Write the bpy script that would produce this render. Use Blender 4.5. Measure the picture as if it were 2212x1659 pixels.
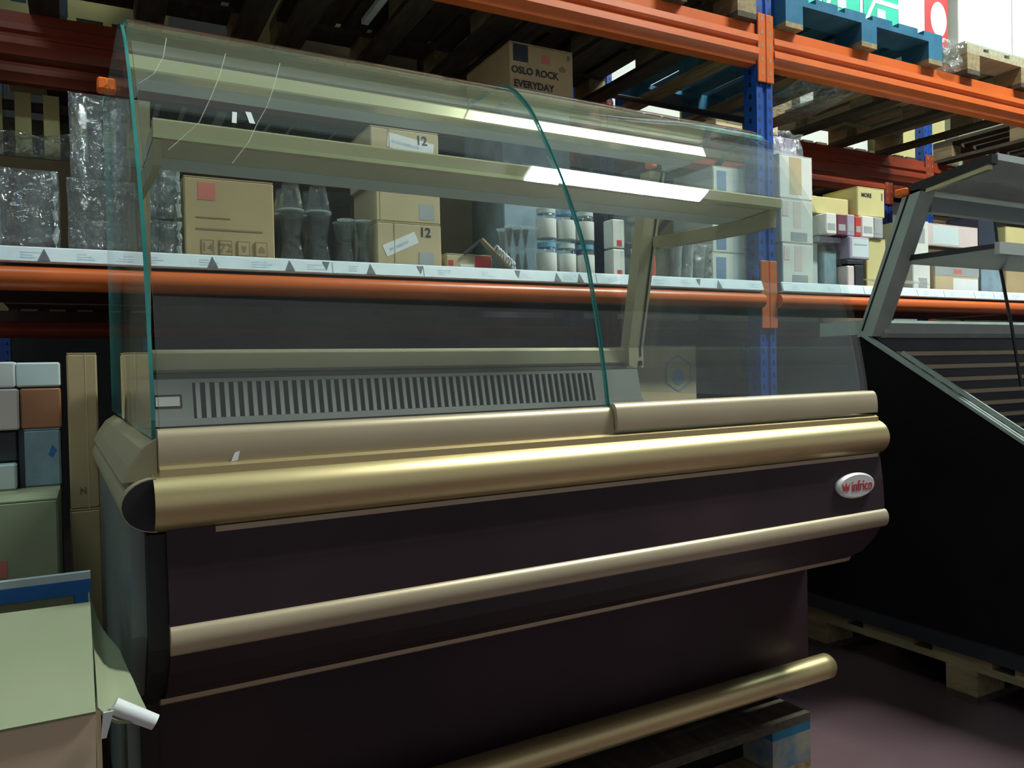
import bpy, bmesh, math, random
from mathutils import Vector, Matrix, noise
random.seed(7)
for o in list(bpy.data.objects): bpy.data.objects.remove(o)
C = bpy.context.scene.collection
PI = math.pi

# ------------------------------------------------------------------ camera
YAW, PITCH, ROLL, FPX, CAMH = 0.4903256, -0.0170945, -0.021269, 1713.35, 1.05
cam_d = bpy.data.cameras.new('camera'); cam = bpy.data.objects.new('camera', cam_d); C.objects.link(cam)
cam_d.sensor_width = 36.0; cam_d.lens = FPX / 2212 * 36.0; cam_d.clip_start = 0.02; cam_d.clip_end = 60
_f = Vector((math.sin(YAW) * math.cos(PITCH), math.cos(YAW) * math.cos(PITCH), math.sin(PITCH)))
_r0 = Vector((math.cos(YAW), -math.sin(YAW), 0)); _u0 = _r0.cross(_f)
_r = _r0 * math.cos(ROLL) + _u0 * math.sin(ROLL); _u = _u0 * math.cos(ROLL) - _r0 * math.sin(ROLL)
cam.matrix_world = Matrix(((_r.x, _u.x, -_f.x, 0), (_r.y, _u.y, -_f.y, 0), (_r.z, _u.z, -_f.z, CAMH), (0, 0, 0, 1)))
bpy.context.scene.camera = cam

# ------------------------------------------------------------------ world, exposure
W = bpy.data.worlds.new('warehouse_air'); bpy.context.scene.world = W; W.use_nodes = True
W.node_tree.nodes['Background'].inputs[0].default_value = (0.66, 0.68, 0.70, 1)
W.node_tree.nodes['Background'].inputs[1].default_value = 0.40
vs = bpy.context.scene.view_settings
vs.view_transform = 'Standard'; vs.look = 'None'; vs.gamma = 1; vs.use_curve_mapping = False
vs.exposure = 0.0
LAMP = 225.0            # emission of the ceiling luminaires' diffusers

# ------------------------------------------------------------------ materials
MATS = {}
def _nt(name):
    m = bpy.data.materials.new(name); m.use_nodes = True; MATS[name] = m
    return m, m.node_tree, m.node_tree.nodes, m.node_tree.links
def pbr(name, col, rough=0.6, metal=0.0, var=0.12, scale=8.0, bump=0.0, bscale=60.0, spec=0.5, col2=None, stretch=(1, 1, 1), coat=0.0):
    m, t, n, l = _nt(name)
    b = n['Principled BSDF']
    b.inputs['Roughness'].default_value = rough; b.inputs['Metallic'].default_value = metal
    b.inputs['Specular IOR Level'].default_value = spec; b.inputs['Coat Weight'].default_value = coat
    tc = n.new('ShaderNodeTexCoord'); mp = n.new('ShaderNodeMapping'); mp.inputs['Scale'].default_value = stretch
    l.new(tc.outputs['Object'], mp.inputs['Vector'])
    nz = n.new('ShaderNodeTexNoise'); nz.inputs['Scale'].default_value = scale; nz.inputs['Detail'].default_value = 5
    l.new(mp.outputs[0], nz.inputs['Vector'])
    rp = n.new('ShaderNodeValToRGB')
    c2 = col2 or tuple(min(1, c * (1 + var)) for c in col); c1 = tuple(c * (1 - var) for c in col) if col2 is None else col
    rp.color_ramp.elements[0].position = 0.3; rp.color_ramp.elements[1].position = 0.7
    rp.color_ramp.elements[0].color = (*c1, 1); rp.color_ramp.elements[1].color = (*c2, 1)
    l.new(nz.outputs[0], rp.inputs[0]); l.new(rp.outputs[0], b.inputs['Base Color'])
    if bump:
        n2 = n.new('ShaderNodeTexNoise'); n2.inputs['Scale'].default_value = bscale; n2.inputs['Detail'].default_value = 3
        l.new(mp.outputs[0], n2.inputs['Vector'])
        bp = n.new('ShaderNodeBump'); bp.inputs['Strength'].default_value = bump; bp.inputs['Distance'].default_value = 0.01
        l.new(n2.outputs[0], bp.inputs['Height']); l.new(bp.outputs[0], b.inputs['Normal'])
    return m
def glassy(name, tint=(0.9, 0.97, 0.95), dirt=0.06, dirtcol=(0.75, 0.85, 0.8), ior=1.5, rough=0.0, bump=0.0, bscale=20, dscale=3.0, stretch=(1, 1, 1), dvar=0.8, refl=1.0, bdist=0.02):
    """clear sheet: Fresnel reflection over straight-through transmission, with a film of dust"""
    m, t, n, l = _nt(name)
    out = n['Material Output']; n.remove(n['Principled BSDF'])
    geo = n.new('ShaderNodeNewGeometry')
    ma = n.new('ShaderNodeMath'); ma.operation = 'MULTIPLY_ADD'
    l.new(geo.outputs['Backfacing'], ma.inputs[0]); ma.inputs[1].default_value = 1 / ior - ior; ma.inputs[2].default_value = ior
    fr = n.new('ShaderNodeFresnel'); l.new(ma.outputs[0], fr.inputs['IOR'])
    tr = n.new('ShaderNodeBsdfTransparent'); tr.inputs[0].default_value = (*tint, 1)
    gl = n.new('ShaderNodeBsdfGlossy'); gl.inputs['Roughness'].default_value = rough; gl.inputs[0].default_value = (refl, refl, refl, 1)
    mx = n.new('ShaderNodeMixShader'); l.new(fr.outputs[0], mx.inputs[0]); l.new(tr.outputs[0], mx.inputs[1]); l.new(gl.outputs[0], mx.inputs[2])
    tc = n.new('ShaderNodeTexCoord'); mp = n.new('ShaderNodeMapping'); mp.inputs['Scale'].default_value = stretch
    l.new(tc.outputs['Object'], mp.inputs['Vector'])
    nz = n.new('ShaderNodeTexNoise'); nz.inputs['Scale'].default_value = dscale; nz.inputs['Detail'].default_value = 6; nz.inputs['Roughness'].default_value = 0.65
    l.new(mp.outputs[0], nz.inputs['Vector'])
    mr = n.new('ShaderNodeMapRange'); mr.inputs['From Min'].default_value = 0.3; mr.inputs['From Max'].default_value = 0.75
    mr.inputs['To Min'].default_value = dirt * (1 - dvar); mr.inputs['To Max'].default_value = dirt * (1 + dvar)
    l.new(nz.outputs[0], mr.inputs[0])
    df = n.new('ShaderNodeBsdfDiffuse'); df.inputs[0].default_value = (*dirtcol, 1)
    tl = n.new('ShaderNodeBsdfTranslucent'); tl.inputs[0].default_value = (*dirtcol, 1)
    md = n.new('ShaderNodeMixShader'); l.new(df.outputs[0], md.inputs[1]); l.new(tl.outputs[0], md.inputs[2])
    m2 = n.new('ShaderNodeMixShader'); l.new(mr.outputs[0], m2.inputs[0]); l.new(mx.outputs[0], m2.inputs[1]); l.new(md.outputs[0], m2.inputs[2])
    if bump:
        n2 = n.new('ShaderNodeTexNoise'); n2.inputs['Scale'].default_value = bscale; n2.inputs['Detail'].default_value = 4; n2.inputs['Distortion'].default_value = 1.2
        l.new(mp.outputs[0], n2.inputs['Vector'])
        bp = n.new('ShaderNodeBump'); bp.inputs['Strength'].default_value = bump; bp.inputs['Distance'].default_value = bdist
        l.new(n2.outputs[0], bp.inputs['Height'])
        for q in (fr, gl): l.new(bp.outputs[0], q.inputs['Normal'])
    l.new(m2.outputs[0], out.inputs['Surface'])
    return m
def emis(name, col, s):
    m, t, n, l = _nt(name); n.remove(n['Principled BSDF'])
    e = n.new('ShaderNodeEmission'); e.inputs[0].default_value = (*col, 1); e.inputs[1].default_value = s
    l.new(e.outputs[0], n['Material Output'].inputs['Surface']); return m
pbr('gold', (0.66, 0.54, 0.28), 0.37, 0.85, var=0.04, scale=3, bump=0.02, bscale=300)
pbr('gold_flat', (0.47, 0.385, 0.255), 0.42, 0.35, var=0.05, scale=4)
pbr('champagne', (0.44, 0.40, 0.25), 0.5, 0.35, var=0.05, scale=4)
pbr('cream_metal', (0.62, 0.58, 0.34), 0.22, 0.45, var=0.05, scale=3)
pbr('shelf_under', (0.50, 0.44, 0.30), 0.5, 0.0, var=0.08, scale=3)
pbr('steel', (0.50, 0.55, 0.52), 0.45, 0.15, var=0.08, scale=5)
pbr('grey_panel', (0.22, 0.27, 0.27), 0.38, 0.25, var=0.1, scale=4)
pbr('pale_rim', (0.42, 0.50, 0.45), 0.4, 0.2, var=0.1, scale=10)
pbr('brown_panel', (0.037, 0.021, 0.026), 0.45, 0.0, var=0.3, scale=3, spec=0.25)
pbr('dark_panel', (0.008, 0.007, 0.009), 0.6, 0.0, var=0.3, scale=4, spec=0.12)
pbr('black', (0.006, 0.006, 0.006), 0.6, var=0.1)
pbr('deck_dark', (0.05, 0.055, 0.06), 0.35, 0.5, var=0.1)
pbr('louvre_metal', (0.27, 0.255, 0.235), 0.42, 0.2, var=0.05)
pbr('badge_white', (0.75, 0.76, 0.74), 0.3, 0.3, var=0.03)
pbr('print_red', (0.50, 0.045, 0.045), 0.5, var=0.15)
pbr('print_pinkred', (0.55, 0.16, 0.12), 0.6, var=0.15)
pbr('arrow_ink', (0.11, 0.115, 0.13), 0.5, var=0.2, scale=40)
pbr('print_black', (0.03, 0.03, 0.032), 0.6, var=0.1)
pbr('print_navy', (0.022, 0.030, 0.05), 0.6, var=0.2)
pbr('print_brown', (0.24, 0.175, 0.095), 0.7, var=0.1)
pbr('print_blue', (0.16, 0.28, 0.42), 0.6, var=0.15)
pbr('print_grey', (0.33, 0.36, 0.36), 0.6, var=0.1)
pbr('tag_white', (0.66, 0.74, 0.78), 0.35, var=0.04, scale=30)
pbr('tag_print', (0.50, 0.57, 0.66), 0.5, var=0.2, scale=60)
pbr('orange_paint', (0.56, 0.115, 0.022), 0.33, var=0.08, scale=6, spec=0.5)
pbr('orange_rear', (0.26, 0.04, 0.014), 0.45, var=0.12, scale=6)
pbr('orange_cap', (0.95, 0.18, 0.02), 0.4, var=0.03)
pbr('blue_paint', (0.012, 0.065, 0.30), 0.38, var=0.15, scale=8)
pbr('card', (0.43, 0.33, 0.18), 0.8, var=0.08, scale=6, spec=0.2)
pbr('card_pale', (0.50, 0.41, 0.25), 0.8, var=0.07, scale=6, spec=0.2)
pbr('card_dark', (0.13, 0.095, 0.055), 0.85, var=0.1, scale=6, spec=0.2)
pbr('card_green', (0.29, 0.32, 0.20), 0.75, var=0.07, scale=5, spec=0.2)
pbr('card_yellow', (0.58, 0.52, 0.24), 0.75, var=0.06, scale=6, spec=0.2)
pbr('card_white', (0.66, 0.67, 0.62), 0.6, var=0.05, scale=5)
pbr('card_cool', (0.56, 0.66, 0.66), 0.55, var=0.05, scale=5)
pbr('card_pink', (0.62, 0.53, 0.50), 0.6, var=0.06, scale=8)
pbr('card_mauve', (0.36, 0.32, 0.40), 0.6, var=0.08, scale=8)
pbr('card_plum', (0.16, 0.04, 0.07), 0.6, var=0.15, scale=8)
pbr('card_terracotta', (0.36, 0.15, 0.075), 0.7, var=0.1, scale=8)
pbr('card_bluegrey', (0.22, 0.32, 0.38), 0.6, var=0.2, scale=14)
pbr('card_green_print', (0.03, 0.50, 0.32), 0.5, var=0.12, scale=8)
pbr('card_front_lit', (0.66, 0.52, 0.36), 0.75, var=0.06, scale=5, spec=0.2)  # carton card lightened to paint in the frontal light
pbr('tape', (0.50, 0.42, 0.26), 0.3, var=0.05)
pbr('blue_board', (0.02, 0.14, 0.42), 0.5, var=0.1)
pbr('paper_white', (0.72, 0.74, 0.73), 0.6, var=0.05)
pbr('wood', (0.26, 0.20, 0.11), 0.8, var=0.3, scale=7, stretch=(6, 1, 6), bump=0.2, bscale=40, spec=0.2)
pbr('wood_dark', (0.075, 0.062, 0.045), 0.85, var=0.3, scale=7, stretch=(6, 1, 6), spec=0.2)  # wood with the shade of undersides and covered decks put into its colour
pbr('wood_pale', (0.36, 0.33, 0.22), 0.8, var=0.2, scale=7, stretch=(6, 1, 6), spec=0.2)
pbr('wood_blue', (0.015, 0.10, 0.19), 0.75, scale=9, col2=(0.04, 0.16, 0.25), spec=0.2)
pbr('wood_blue_worn', (0.03, 0.13, 0.26), 0.75, scale=14, col2=(0.36, 0.31, 0.18), spec=0.2)
pbr('floor_concrete', (0.105, 0.064, 0.072), 0.45, var=0.25, scale=2.2, bump=0.08, bscale=90, spec=0.4)
pbr('wall_paint', (0.03, 0.03, 0.028), 0.9, var=0.1, scale=1)
pbr('ceiling_sheet', (0.20, 0.21, 0.20), 0.8, var=0.1, scale=1)
pbr('decking', (0.09, 0.05, 0.035), 0.75, var=0.25, scale=5, stretch=(1, 4, 1))
pbr('lid_blue', (0.16, 0.38, 0.58), 0.4, var=0.08)
pbr('bottle_red', (0.55, 0.09, 0.04), 0.35, var=0.1)
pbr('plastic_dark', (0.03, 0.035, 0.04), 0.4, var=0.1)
pbr('cup_grey', (0.36, 0.37, 0.38), 0.35, var=0.08)
pbr('white_enamel', (0.75, 0.77, 0.75), 0.4, var=0.03)
pbr('gap_light_strip', (0.55, 0.62, 0.56), 0.6, var=0.1, scale=20)  # pale colour stands in for light seen through a pallet gap
glassy('glass', dirt=0.015, dscale=2.2, dirtcol=(0.66, 0.80, 0.70), tint=(0.955, 0.985, 0.975))
glassy('glass_side', dirt=0.02, dscale=3, dirtcol=(0.6, 0.75, 0.75), tint=(0.94, 0.975, 0.975))
glassy('film', dirt=0.06, dirtcol=(0.8, 0.95, 0.93), rough=0.10, ior=1.9, bump=1.0, bscale=14, bdist=0.05, tint=(0.96, 0.985, 0.98))
glassy('film_fold_glint', dirt=0.25, dirtcol=(0.85, 0.95, 0.95), rough=0.08, ior=1.8, tint=(0.95, 0.98, 0.98))  # whitish clear film, with highlights put into its colour
glassy('tumbler', dirt=0.03, dirtcol=(0.8, 0.9, 0.92), rough=0.06, ior=1.6, tint=(0.95, 0.97, 0.975), bump=0.25, bscale=25)
pbr('glass_edge', (0.04, 0.28, 0.26), 0.18, var=0.3, scale=6, spec=0.6)
glassy('wipe_mark', dirt=0.5, dvar=0.2, dirtcol=(0.8, 0.85, 0.7), tint=(1, 1, 1))
emis('roof_glow_fill', (0.82, 1.0, 0.97), 0.40)  # glow of the added, unseen roof strip
emis('lamp_light', (0.93, 1.0, 0.95), LAMP)
emis('lamp_light_old', (0.74, 1.0, 0.98), LAMP * 0.13)

# ------------------------------------------------------------------ mesh helpers
def link(o, parent=None, mat=None):
    C.objects.link(o)
    if parent is not None: o.parent = parent
    if mat is not None:
        for k in (mat if isinstance(mat, (list, tuple)) else [mat]): o.data.materials.append(MATS[k])
    return o
def mesh(name, verts, faces, mat, parent=None, smooth=False, midx=None):
    me = bpy.data.meshes.new(name); me.from_pydata([tuple(v) for v in verts], [], faces); me.update()
    bm = bmesh.new(); bm.from_mesh(me); bmesh.ops.recalc_face_normals(bm, faces=bm.faces); bm.to_mesh(me); bm.free()
    o = bpy.data.objects.new(name, me); link(o, parent, mat)
    if midx:
        for p, i in zip(me.polygons, midx): p.material_index = i
    if smooth: sm(o)
    return o
def sm(o, ang=35):
    me = o.data
    for p in me.polygons: p.use_smooth = True
    try: me.set_sharp_from_angle(angle=math.radians(ang))
    except Exception: pass
def from_bm(name, bm, mat, parent=None, smooth=False):
    me = bpy.data.meshes.new(name); bm.to_mesh(me); bm.free()
    o = bpy.data.objects.new(name, me); link(o, parent, mat)
    if smooth: sm(o)
    return o
def add_box(bm, x0, x1, y0, y1, z0, z1, bev=0.0, seg=1):
    vs_ = [bm.verts.new(p) for p in ((x0, y0, z0), (x1, y0, z0), (x1, y1, z0), (x0, y1, z0), (x0, y0, z1), (x1, y0, z1), (x1, y1, z1), (x0, y1, z1))]
    fs = [bm.faces.new([vs_[i] for i in f]) for f in ((3, 2, 1, 0), (4, 5, 6, 7), (0, 1, 5, 4), (1, 2, 6, 5), (2, 3, 7, 6), (3, 0, 4, 7))]
    if bev:
        es = list({e for f in fs for e in f.edges})
        bmesh.ops.bevel(bm, geom=es, offset=bev, segments=seg, affect='EDGES', profile=0.5)
def box(name, x0, x1, y0, y1, z0, z1, mat, parent=None, bev=0.0, seg=1):
    bm = bmesh.new(); add_box(bm, x0, x1, y0, y1, z0, z1, bev, seg); return from_bm(name, bm, mat, parent)
def extrude_x(name, prof, x0, x1, mat, parent=None, smooth=False, cap0=True, cap1=True, endmat=None):
    """closed profile of (y, z) swept from x0 to x1"""
    n = len(prof); v = [(x0, y, z) for y, z in prof] + [(x1, y, z) for y, z in prof]
    f = [(i, (i + 1) % n, (i + 1) % n + n, i + n) for i in range(n)]; mi = [0] * n
    if cap0: f.append(tuple(range(n))); mi.append(1 if endmat else 0)
    if cap1: f.append(tuple(range(n, 2 * n))); mi.append(1 if endmat else 0)
    return mesh(name, v, f, [mat, endmat] if endmat else mat, parent, smooth, mi)
def sheet_x(name, prof, x0, x1, th, mat, parent=None, edgemat=None, smooth=True, clear1=False):
    """open (y, z) polyline given a thickness, swept along x; end and edge faces take edgemat"""
    n = len(prof); P = [Vector((y, z)) for y, z in prof]; N = []
    for i in range(n):
        a = P[max(0, i - 1)]; b = P[min(n - 1, i + 1)]; d = (b - a).normalized(); N.append(Vector((-d.y, d.x)))
    I = [P[i] - N[i] * th for i in range(n)]
    v = []
    for x in (x0, x1):
        v += [(x, p.x, p.y) for p in P] + [(x, p.x, p.y) for p in I]
    f = []; mi = []; o2 = 2 * n
    for i in range(n - 1):
        f.append((i, i + 1, o2 + i + 1, o2 + i)); mi.append(0)
        f.append((n + i, o2 + n + i, o2 + n + i + 1, n + i + 1)); mi.append(0)
        f.append((i, n + i, n + i + 1, i + 1)); mi.append(1)
        f.append((o2 + i, o2 + i + 1, o2 + n + i + 1, o2 + n + i)); mi.append(0 if clear1 else 1)
    for i in (0, n - 1):
        f.append((i, o2 + i, o2 + n + i, n + i)); mi.append(0)
    return mesh(name, v, f, [mat, edgemat or mat], parent, smooth, mi)
def tube(name, pts, r, mat, parent=None, seg=12, caps=True):
    pts = [Vector(p) for p in pts]; v = []; f = []
    for i, p in enumerate(pts):
        d = (pts[min(i + 1, len(pts) - 1)] - pts[max(i - 1, 0)]).normalized()
        a = d.cross(Vector((0, 0, 1)))
        if a.length < 1e-3: a = d.cross(Vector((1, 0, 0)))
        a.normalize(); b = d.cross(a).normalized(); rr = r[i] if isinstance(r, (list, tuple)) else r
        v += [p + a * rr * math.cos(2 * PI * k / seg) + b * rr * math.sin(2 * PI * k / seg) for k in range(seg)]
    for i in range(len(pts) - 1):
        for k in range(seg):
            f.append((i * seg + k, i * seg + (k + 1) % seg, (i + 1) * seg + (k + 1) % seg, (i + 1) * seg + k))
    if caps: f += [tuple(range(seg)), tuple(range((len(pts) - 1) * seg, len(pts) * seg))]
    return mesh(name, v, f, mat, parent, True)
def lathe(name, prof, mat, parent=None, seg=20, loc=(0, 0, 0)):
    """(r, z) profile around z; r=0 ends close"""
    v = []; f = []
    for r, z in prof: v += [(loc[0] + r * math.cos(2 * PI * k / seg), loc[1] + r * math.sin(2 * PI * k / seg), loc[2] + z) for k in range(seg)]
    for i in range(len(prof) - 1):
        for k in range(seg): f.append((i * seg + k, i * seg + (k + 1) % seg, (i + 1) * seg + (k + 1) % seg, (i + 1) * seg + k))
    f += [tuple(range(seg)), tuple(range((len(prof) - 1) * seg, len(prof) * seg))]
    return mesh(name, v, f, mat, parent, True)
def thing(name, label, cat, loc=(0, 0, 0), rz=0.0, group=None):
    o = bpy.data.objects.new(name, None); C.objects.link(o); o.empty_display_size = 0.05
    o.location = loc; o.rotation_euler = (0, 0, rz); tag(o, label, cat, group); return o
def tag(o, label, cat, group=None):
    o['label'] = label; o['category'] = cat
    if group: o['group'] = group
    return o
def struct(o): o['kind'] = 'structure'; return o
def copy_tree(o, parent=None):
    c = o.copy(); C.objects.link(c)
    if parent is not None: c.parent = parent
    for ch in list(o.children): copy_tree(ch, c)
    return c
def text_mesh(body, size, bold=0.0, spacing=1.0):
    cu = bpy.data.curves.new('lettering', 'FONT'); cu.body = body; cu.size = size; cu.align_x = 'CENTER'; cu.align_y = 'CENTER'
    cu.offset = bold; cu.space_character = spacing; cu.resolution_u = 3; cu.extrude = 0.0004
    ob = bpy.data.objects.new('lettering', cu); C.objects.link(ob)
    dg = bpy.context.evaluated_depsgraph_get(); me = bpy.data.meshes.new_from_object(ob.evaluated_get(dg))
    bpy.data.objects.remove(ob); me.materials.clear(); return me
def front_text(name, body, size, x, y, z, mat, parent, bold=0.0, rot=0.0, xs=1.0, face=0.0):
    """lettering standing on a face that looks towards -y; rot turns it within that face"""
    me = text_mesh(body, size, bold); o = bpy.data.objects.new(name, me); link(o, parent, mat)
    o.location = (x, y, z); o.rotation_euler = (PI / 2, rot, face); o.scale = (xs, 1, 1)
    return o
def front_poly(name, pts, y, mat, parent, th=0.0008):
    n = len(pts); v = [(a, y, b) for a, b in pts] + [(a, y - th, b) for a, b in pts]
    f = [tuple(range(n)), tuple(range(n, 2 * n))] + [(i, (i + 1) % n, n + (i + 1) % n, n + i) for i in range(n)]
    return mesh(name, v, f, mat, parent)
def rect(u0, v0, u1, v1): return [(u0, v0), (u1, v0), (u1, v1), (u0, v1)]
def ngon(cx_, cz_, r, n=16, ry=None, a0=0.0): return [(cx_ + r * math.cos(a0 + 2 * PI * k / n), cz_ + (ry or r) * math.sin(a0 + 2 * PI * k / n)) for k in range(n)]

# ------------------------------------------------------------------ setting
struct(box('floor', -6, 22, -6, 7, -0.1, 0.0, 'floor_concrete'))
struct(box('ceiling', -6, 22, -6, 7, 5.72, 5.82, 'ceiling_sheet'))
struct(box('added_roof_glow', -6, 22, 0.85, 2.6, 5.68, 5.718, 'roof_glow_fill'))      # unseen glowing strip, added for overhead light and milky glass reflection
struct(box('wall_back', -6, 22, 6.4, 6.6, 0.0, 5.72, 'wall_paint'))

# ceiling luminaires of the aisle
def luminaire(x, y, label, m='lamp_light'):
    t = thing('ceiling_lamp', label, 'lamp', (x, y, 5.56), group='long ceiling lamps of the hall')
    box('housing', -0.98, 0.98, -0.19, 0.19, 0.03, 0.159, 'white_enamel', t, 0.01)
    box('diffuser', -0.95, 0.95, -0.165, 0.165, 0.0, 0.03, m, t)
for x, y, w, m in ((4.3, 0.62, 'over the aisle in front of the dark case', 'lamp_light'), (8.2, 0.62, 'farther along the aisle to the right', 'lamp_light_old'),
                   (-1.3, 0.62, 'over the stacked cartons at the left', 'lamp_light_old')):
    luminaire(x, y, 'long white ceiling lamp ' + w, m)

# ------------------------------------------------------------------ pallet racks
def upright(y0, x0, label, z1=3.6, w=0.09, d=0.07, side=1):
    t = thing('rack_upright', label, 'rack post', (x0 + w / 2, y0 + d / 2, 0), group='blue perforated rack uprights')
    # open channel: face bent with a central groove
    a = w / 2; b = d / 2
    prof = [(-a, b), (-a, -b), (-0.012, -b), (-0.008, -b + 0.008), (0.008, -b + 0.008), (0.012, -b), (a, -b), (a, b), (a - 0.004, b), (a - 0.004, -b + 0.012), (-a + 0.004, -b + 0.012), (-a + 0.004, b)]
    n = len(prof); v = [(x, y, 0.0) for x, y in prof] + [(x, y, z1) for x, y in prof]
    f = [(i, (i + 1) % n, n + (i + 1) % n, n + i) for i in range(n)] + [tuple(range(n)), tuple(range(n, 2 * n))]
    mesh('post', v, f, 'blue_paint', t)
    bm = bmesh.new(); z = 0.1
    while z < z1 - 0.05:
        for sx in (-1, 1):
            xx = sx * 0.028
            q = [bm.verts.new((xx - 0.006 + sx * 0.002, -b - 0.0006, z)), bm.verts.new((xx + 0.006 + sx * 0.002, -b - 0.0006, z)), bm.verts.new((xx + 0.004, -b - 0.0006, z + 0.02)), bm.verts.new((xx - 0.004, -b - 0.0006, z + 0.02))]
            bm.faces.new(q)
        q = [bm.verts.new((-a - 0.0006, -0.008, z)), bm.verts.new((-a - 0.0006, 0.008, z)), bm.verts.new((-a - 0.0006, 0.006, z + 0.02)), bm.verts.new((-a - 0.0006, -0.006, z + 0.02))]
        bm.faces.new(q); z += 0.05
    h = from_bm('perforation', bm, 'black', t); h['kind'] = 'stuff'
    box('foot_plate', -a - 0.02, a + 0.02, -b - 0.02, b + 0.02, 0, 0.008, 'blue_paint', t)
    return t
RB = [-0.47, 2.445, 5.18, 7.92]           # upright positions along the rack
RY = [2.40, 3.53, 3.85, 5.25]       # front rack front/rear, back rack front/rear
where = ['front post of the rack at the left', 'rear post at the left', 'second row post at the left', 'far row post at the left']
for xi, xn in ((0, 'beyond the stacked cartons'), (1, 'behind the display counter'), (2, 'behind the dark case'), (3, 'far down the aisle')):
    for yi, yn in ((0, 'front'), (1, 'rear'), (2, 'second-row front'), (3, 'second-row rear')):
        upright(RY[yi], RB[xi], 'blue perforated steel rack post, %s one %s' % (yn, xn))
def brace(x, y0, z0, y1, z1, label):
    tag(tube('rack_brace', [(x, y0, z0), (x, y1, z1)], 0.014, 'plastic_dark', seg=8), label, 'brace', 'dark braces of the rack frames')
brace(2.49, 2.475, 2.075, 3.50, 2.51, 'dark diagonal brace behind the blue post, upper')
brace(2.465, 2.475, 2.03, 3.50, 1.49, 'dark diagonal brace behind the blue post, lower')
BEAM_TOP = [(0.0, 2.445), (0.0, 2.405), (-0.014, 2.398), (-0.016, 2.372), (-0.004, 2.362), (-0.004, 2.352), (-0.016, 2.343), (-0.018, 2.318), (-0.006, 2.300), (0.0, 2.282), (0.05, 2.282), (0.05, 2.445)]
BEAM_MID = [(0.03 - 0.032 * math.cos(a), 1.315 + 0.031 * math.sin(a)) for a in [(-80 + 20 * k) * PI / 180 for k in range(9)]] + [(0.06, 1.3455), (0.06, 1.285)]
def shift(prof, dz, dy=0): return [(y + dy, z + dz) for y, z in prof]
def beam(name, prof, x0, x1, y, mat, label, cz, front=True, group=None):
    t = thing(name, label, 'rack beam', ((x0 + x1) / 2, y, 0), group=group)
    h = (x1 - x0) / 2
    sm(extrude_x('rail', prof, -h, h, mat, t), 28)
    for s in (-1, 1):
        xa, xb = (-h - 0.0445, -h + 0.0) if s < 0 else (h - 0.0, h + 0.0445)
        c = box('connector', min(xa, xb), max(xa, xb), -0.012, -0.004, cz - 0.15, cz + 0.13, mat, t, 0.003)
        bm = bmesh.new()
        for k in range(5):
            zz = cz - 0.12 + k * 0.055; xm = (xa + xb) / 2
            bm.faces.new([bm.verts.new(p) for p in ((xm - 0.005, -0.0126, zz), (xm + 0.005, -0.0126, zz), (xm + 0.005, -0.0126, zz + 0.018), (xm - 0.005, -0.0126, zz + 0.018))])
        from_bm('slot', bm, 'print_brown', c)
    return t
for i, side in ((0, 'left'), (1, 'right'), (2, 'farthest right')):
    xa, xb = RB[i] + 0.09, RB[i + 1]
    beam('rack_beam', BEAM_TOP, xa, xb, RY[0], 'orange_paint', 'orange ribbed upper rack beam, front, %s bay' % side, 2.36, group='orange rack beams')
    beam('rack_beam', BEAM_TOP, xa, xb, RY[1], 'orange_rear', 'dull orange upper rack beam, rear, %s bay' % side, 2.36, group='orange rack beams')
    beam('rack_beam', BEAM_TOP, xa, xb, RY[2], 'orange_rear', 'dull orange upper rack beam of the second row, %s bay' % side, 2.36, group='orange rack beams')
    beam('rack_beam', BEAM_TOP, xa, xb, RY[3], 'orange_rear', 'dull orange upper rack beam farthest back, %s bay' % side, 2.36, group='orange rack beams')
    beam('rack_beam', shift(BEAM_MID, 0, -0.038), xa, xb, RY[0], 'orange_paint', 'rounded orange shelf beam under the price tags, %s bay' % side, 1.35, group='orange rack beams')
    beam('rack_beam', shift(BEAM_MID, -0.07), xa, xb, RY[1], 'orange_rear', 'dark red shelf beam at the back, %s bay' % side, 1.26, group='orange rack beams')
    # shelf decking
    d = thing('shelf_decking', 'brown wooden shelf decking under the goods, %s bay' % side, 'shelf', ((xa + xb) / 2, RY[0], 1.3455))
    nb = 9
    for k in range(nb):
        w = (RY[1] - RY[0] - 0.01) / nb
        b = box('plank', -(xb - xa) / 2 + 0.002, (xb - xa) / 2 - 0.002, 0.015 + k * w, 0.015 + (k + 1) * w - 0.006, 0.0, 0.045, 'decking', d)
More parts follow.
